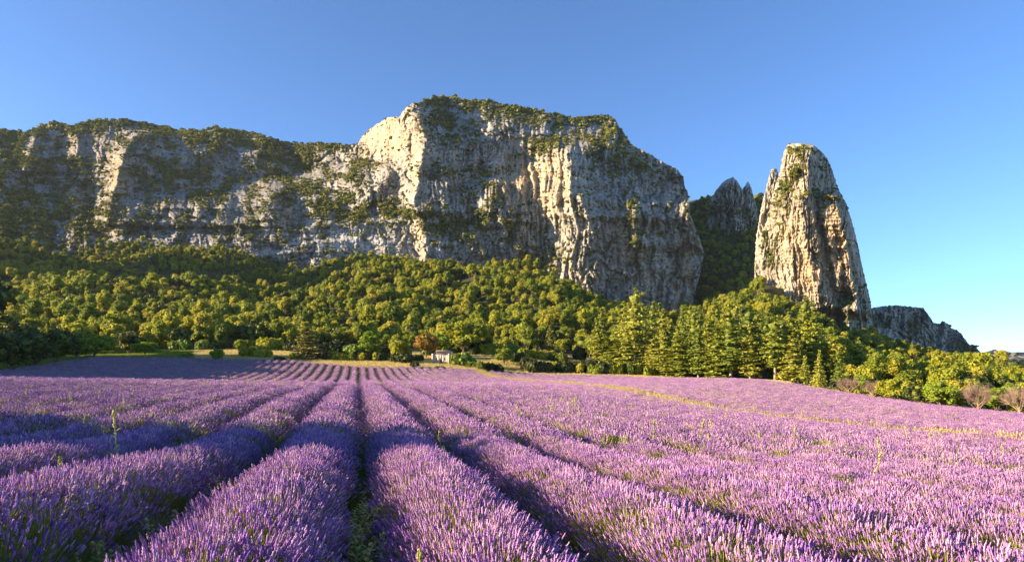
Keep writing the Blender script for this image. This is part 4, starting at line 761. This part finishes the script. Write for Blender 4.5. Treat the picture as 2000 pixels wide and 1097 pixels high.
# wisps of dry grass standing over the right hand lavender
n = 620; u = rng.uniform(6, 60, n); v = rng.random(n)**.8*70+8; X, Y = xy_of(u, v); cl_ = fbm(u/6, v/6, 3, 93); kp = (cl_ > -.1) & (np.abs(X) < .85*Y+1); X, Y = X[kp], Y[kp]; n = len(X)
z = ground_z(X, Y)+.3; points_obj('dry_grass', np.stack([X, Y, z], 1), np.stack([np.zeros(n), np.zeros(n), rng.random(n)*6.28], 1), rng.uniform(.5, 1.1, n), rng.integers(3, 6, n), G_grass, kind='stuff', label='pale wisps of dry grass poking above the right hand lavender')
n = 300; u = rng.uniform(-60, 4, n); v = rng.uniform(44, 62, n); X, Y = xy_of(u, v); kp = (np.abs(X) < .85*Y+1); X, Y = X[kp], Y[kp]; n = len(X); z = ground_z(X, Y)+.35; points_obj('dry_grass', np.stack([X, Y, z], 1), np.stack([np.zeros(n), np.zeros(n), rng.random(n)*6.28], 1), rng.uniform(.5, 1., n), rng.integers(3, 6, n), G_grass, kind='stuff', label='pale grass stalks on the crest of the left lavender rows')
# tall weeds
def weed(seed, h, lw, nleaf, head):
    r = np.random.default_rng(seed); parts = []; p = np.array([0, 0, 0.]); pts = [p]
    for i in range(5): p = p+np.array([r.normal()*.02, r.normal()*.02, h/5]); pts.append(p)
    for i in range(5): parts.append((*tube(pts[i], pts[i+1], .009-.001*i, .008-.001*i, 5), 0))
    st = join(parts); lv = []
    for i in range(nleaf):
        t = .15+.8*i/nleaf; q = np.array([0, 0, h*t])+pts[int(t*5)]*[1, 1, 0]; a = i*2.4; L = lw*(1.1-t*.7); o = np.array([math.cos(a), math.sin(a), .55]); s = np.cross(o, [0, 0, 1.]); s = s/np.linalg.norm(s)*L*.17
        m = q+o*L*.55; e = q+o*L+np.array([0, 0, -L*.2]); lv.append((np.array([q-s*.3, q+s*.3, m+s, m-s, e+s*.2, e-s*.2]), np.array([[0, 1, 2, 3], [3, 2, 4, 5]]), 0))
    for i in range(head): q = np.array([0, 0, h*(.75+.25*i/head)])+pts[-2]*[1, 1, 0]; lv.append((*lump(q+r.normal(size=3)*.012, (.02, .02, .02), r, 5, 4), 0))
    v, f, mi = st; a = mesh_np('stem', v, f, mats=[M_weed]); v, f, mi = join(lv); return a, mesh_np('leaf', v, f, mats=[M_weed])
weeds = [weed(900, 1., .17, 16, 10), weed(901, .9, .16, 26, 16), weed(902, .8, .26, 9, 4)]
for k, (px, pt, Yd, hm, kd, lb) in enumerate([(227, 800, 10.2, 0, 0, 'tall pale weed with curling leaves standing over the left rows'), (243, 776, 22, 0, 1, 'small yellow green weed beyond the tall pale weed'), (188, 784, 24, 0, 1, 'short yellow weed left of the small yellow green one'), (172, 806, 15, 0, 2, 'bright round leafed weed in the left lavender'),
    (862, 840, 12.5, 0, 2, 'pale flowering weed in the second gap on the right'), (1137, 862, 13, 0, 1, 'bright yellow green weed in the third gap on the right'), (1086, 868, 14, 0, 1, 'small weed left of the bright yellow green one'), (1480, 866, 17, 0, 2, 'pale branching weed in the right hand lavender'),
    (1328, 852, 19, 0, 2, 'pale dry weed left of the pale branching weed'), (1612, 892, 14.5, 0, 2, 'pale weed right of the branching weed'), (1740, 880, 18, 0, 2, 'wide leaved weed near the yellow track end'), (1882, 900, 16, 0, 2, 'pale weed at the far right of the lavender'), (1590, 945, 10, 0, 2, 'low yellow weed deep in the right hand lavender'),
    (825, 1070, 4.3, 0, 1, 'yellow green weed at the bottom edge in the right row'), (499, 764, 27, 0, 1, 'small weed in the fourth row left of the centre'), (880, 781, 26, 0, 2, 'tiny pale weed in a gap right of the centre'), (962, 815, 19, 0, 1, 'thin weed between rows right of the centre'),
    (1692, 858, 22, 0, 1, 'thin weed before the yellow track'), (1860, 845, 24, 0, 2, 'weed standing in the yellow track'), (1535, 850, 22, 0, 2, 'weed cluster left of the yellow track end'), (120, 890, 7.6, 0, 1, 'short yellow green weed low on the left')]):
    X = (px-HX)/F*Yd; zt = CZ-(pt-HY)/F*Yd; g0 = float(ground_z(X, Yd)[0])+.25; hgt = min(max(zt-g0, .35), 1.5); t = bpy.data.objects.new('weed', None); S.collection.objects.link(t); t.location = (X, Yd, zt-hgt); t.rotation_euler = (0, 0, k*1.1); s = hgt/(1., .9, .8)[kd]; t.scale = (s, s, s)
    t['label'] = lb; t['category'] = 'weed'
    for nm, me in zip(('stem', 'leaf'), weeds[kd]): o = bpy.data.objects.new(nm if nm == 'stem' else 'foliage', me); S.collection.objects.link(o); o.parent = t
# thistle-like weeds in the gap at the bottom
n = 46; u = .03+rng.normal(size=n)*.13; v = rng.uniform(3.6, 9, n); 
ct = bpy.data.collections.new('herb_kinds')
for k in range(3): src(ct, 'herb_%d' % k, merged((weed(950+k, .5, .12, 16, 5)[1], weed(950+k, .5, .12, 16, 5)[0])))
G_herb = scatter_group('herb_growth', ct); n2 = 40; u = np.concatenate([u, -1.77+rng.normal(size=n2)*.15]); v = np.concatenate([v, rng.uniform(3.8, 9, n2)]); X, Y = xy_of(u, v); n = len(X); z = ground_z(X, Y)
points_obj('weeds', np.stack([X, Y, z], 1), np.stack([rng.normal(size=n)*.15, rng.normal(size=n)*.15, rng.random(n)*6.28], 1), rng.uniform(.6, 1.15, n), rng.integers(0, 3, n), G_herb, kind='stuff', label='low leafy weeds filling the nearest gaps between the rows')

# pale stalky weeds scattered over the right hand lavender and along the left crest
n = 150; u = np.concatenate([rng.uniform(5, 30, 110), rng.uniform(-55, -3, 40)]); v = np.concatenate([rng.uniform(9, 46, 110), rng.uniform(25, 60, 40)]); X, Y = xy_of(u, v); kp = (np.abs(X) < .84*Y) & (fbm(u/7, v/7, 2, 97) > -.4); X, Y = X[kp], Y[kp]; n = len(X); z = ground_z(X, Y)+.58
points_obj('weeds', np.stack([X, Y, z], 1), np.stack([rng.normal(size=n)*.12, rng.normal(size=n)*.12, rng.random(n)*6.28], 1), rng.uniform(.8, 1.5, n), rng.integers(0, 3, n), G_herb, kind='stuff', label='pale yellow weeds sticking up through the lavender')
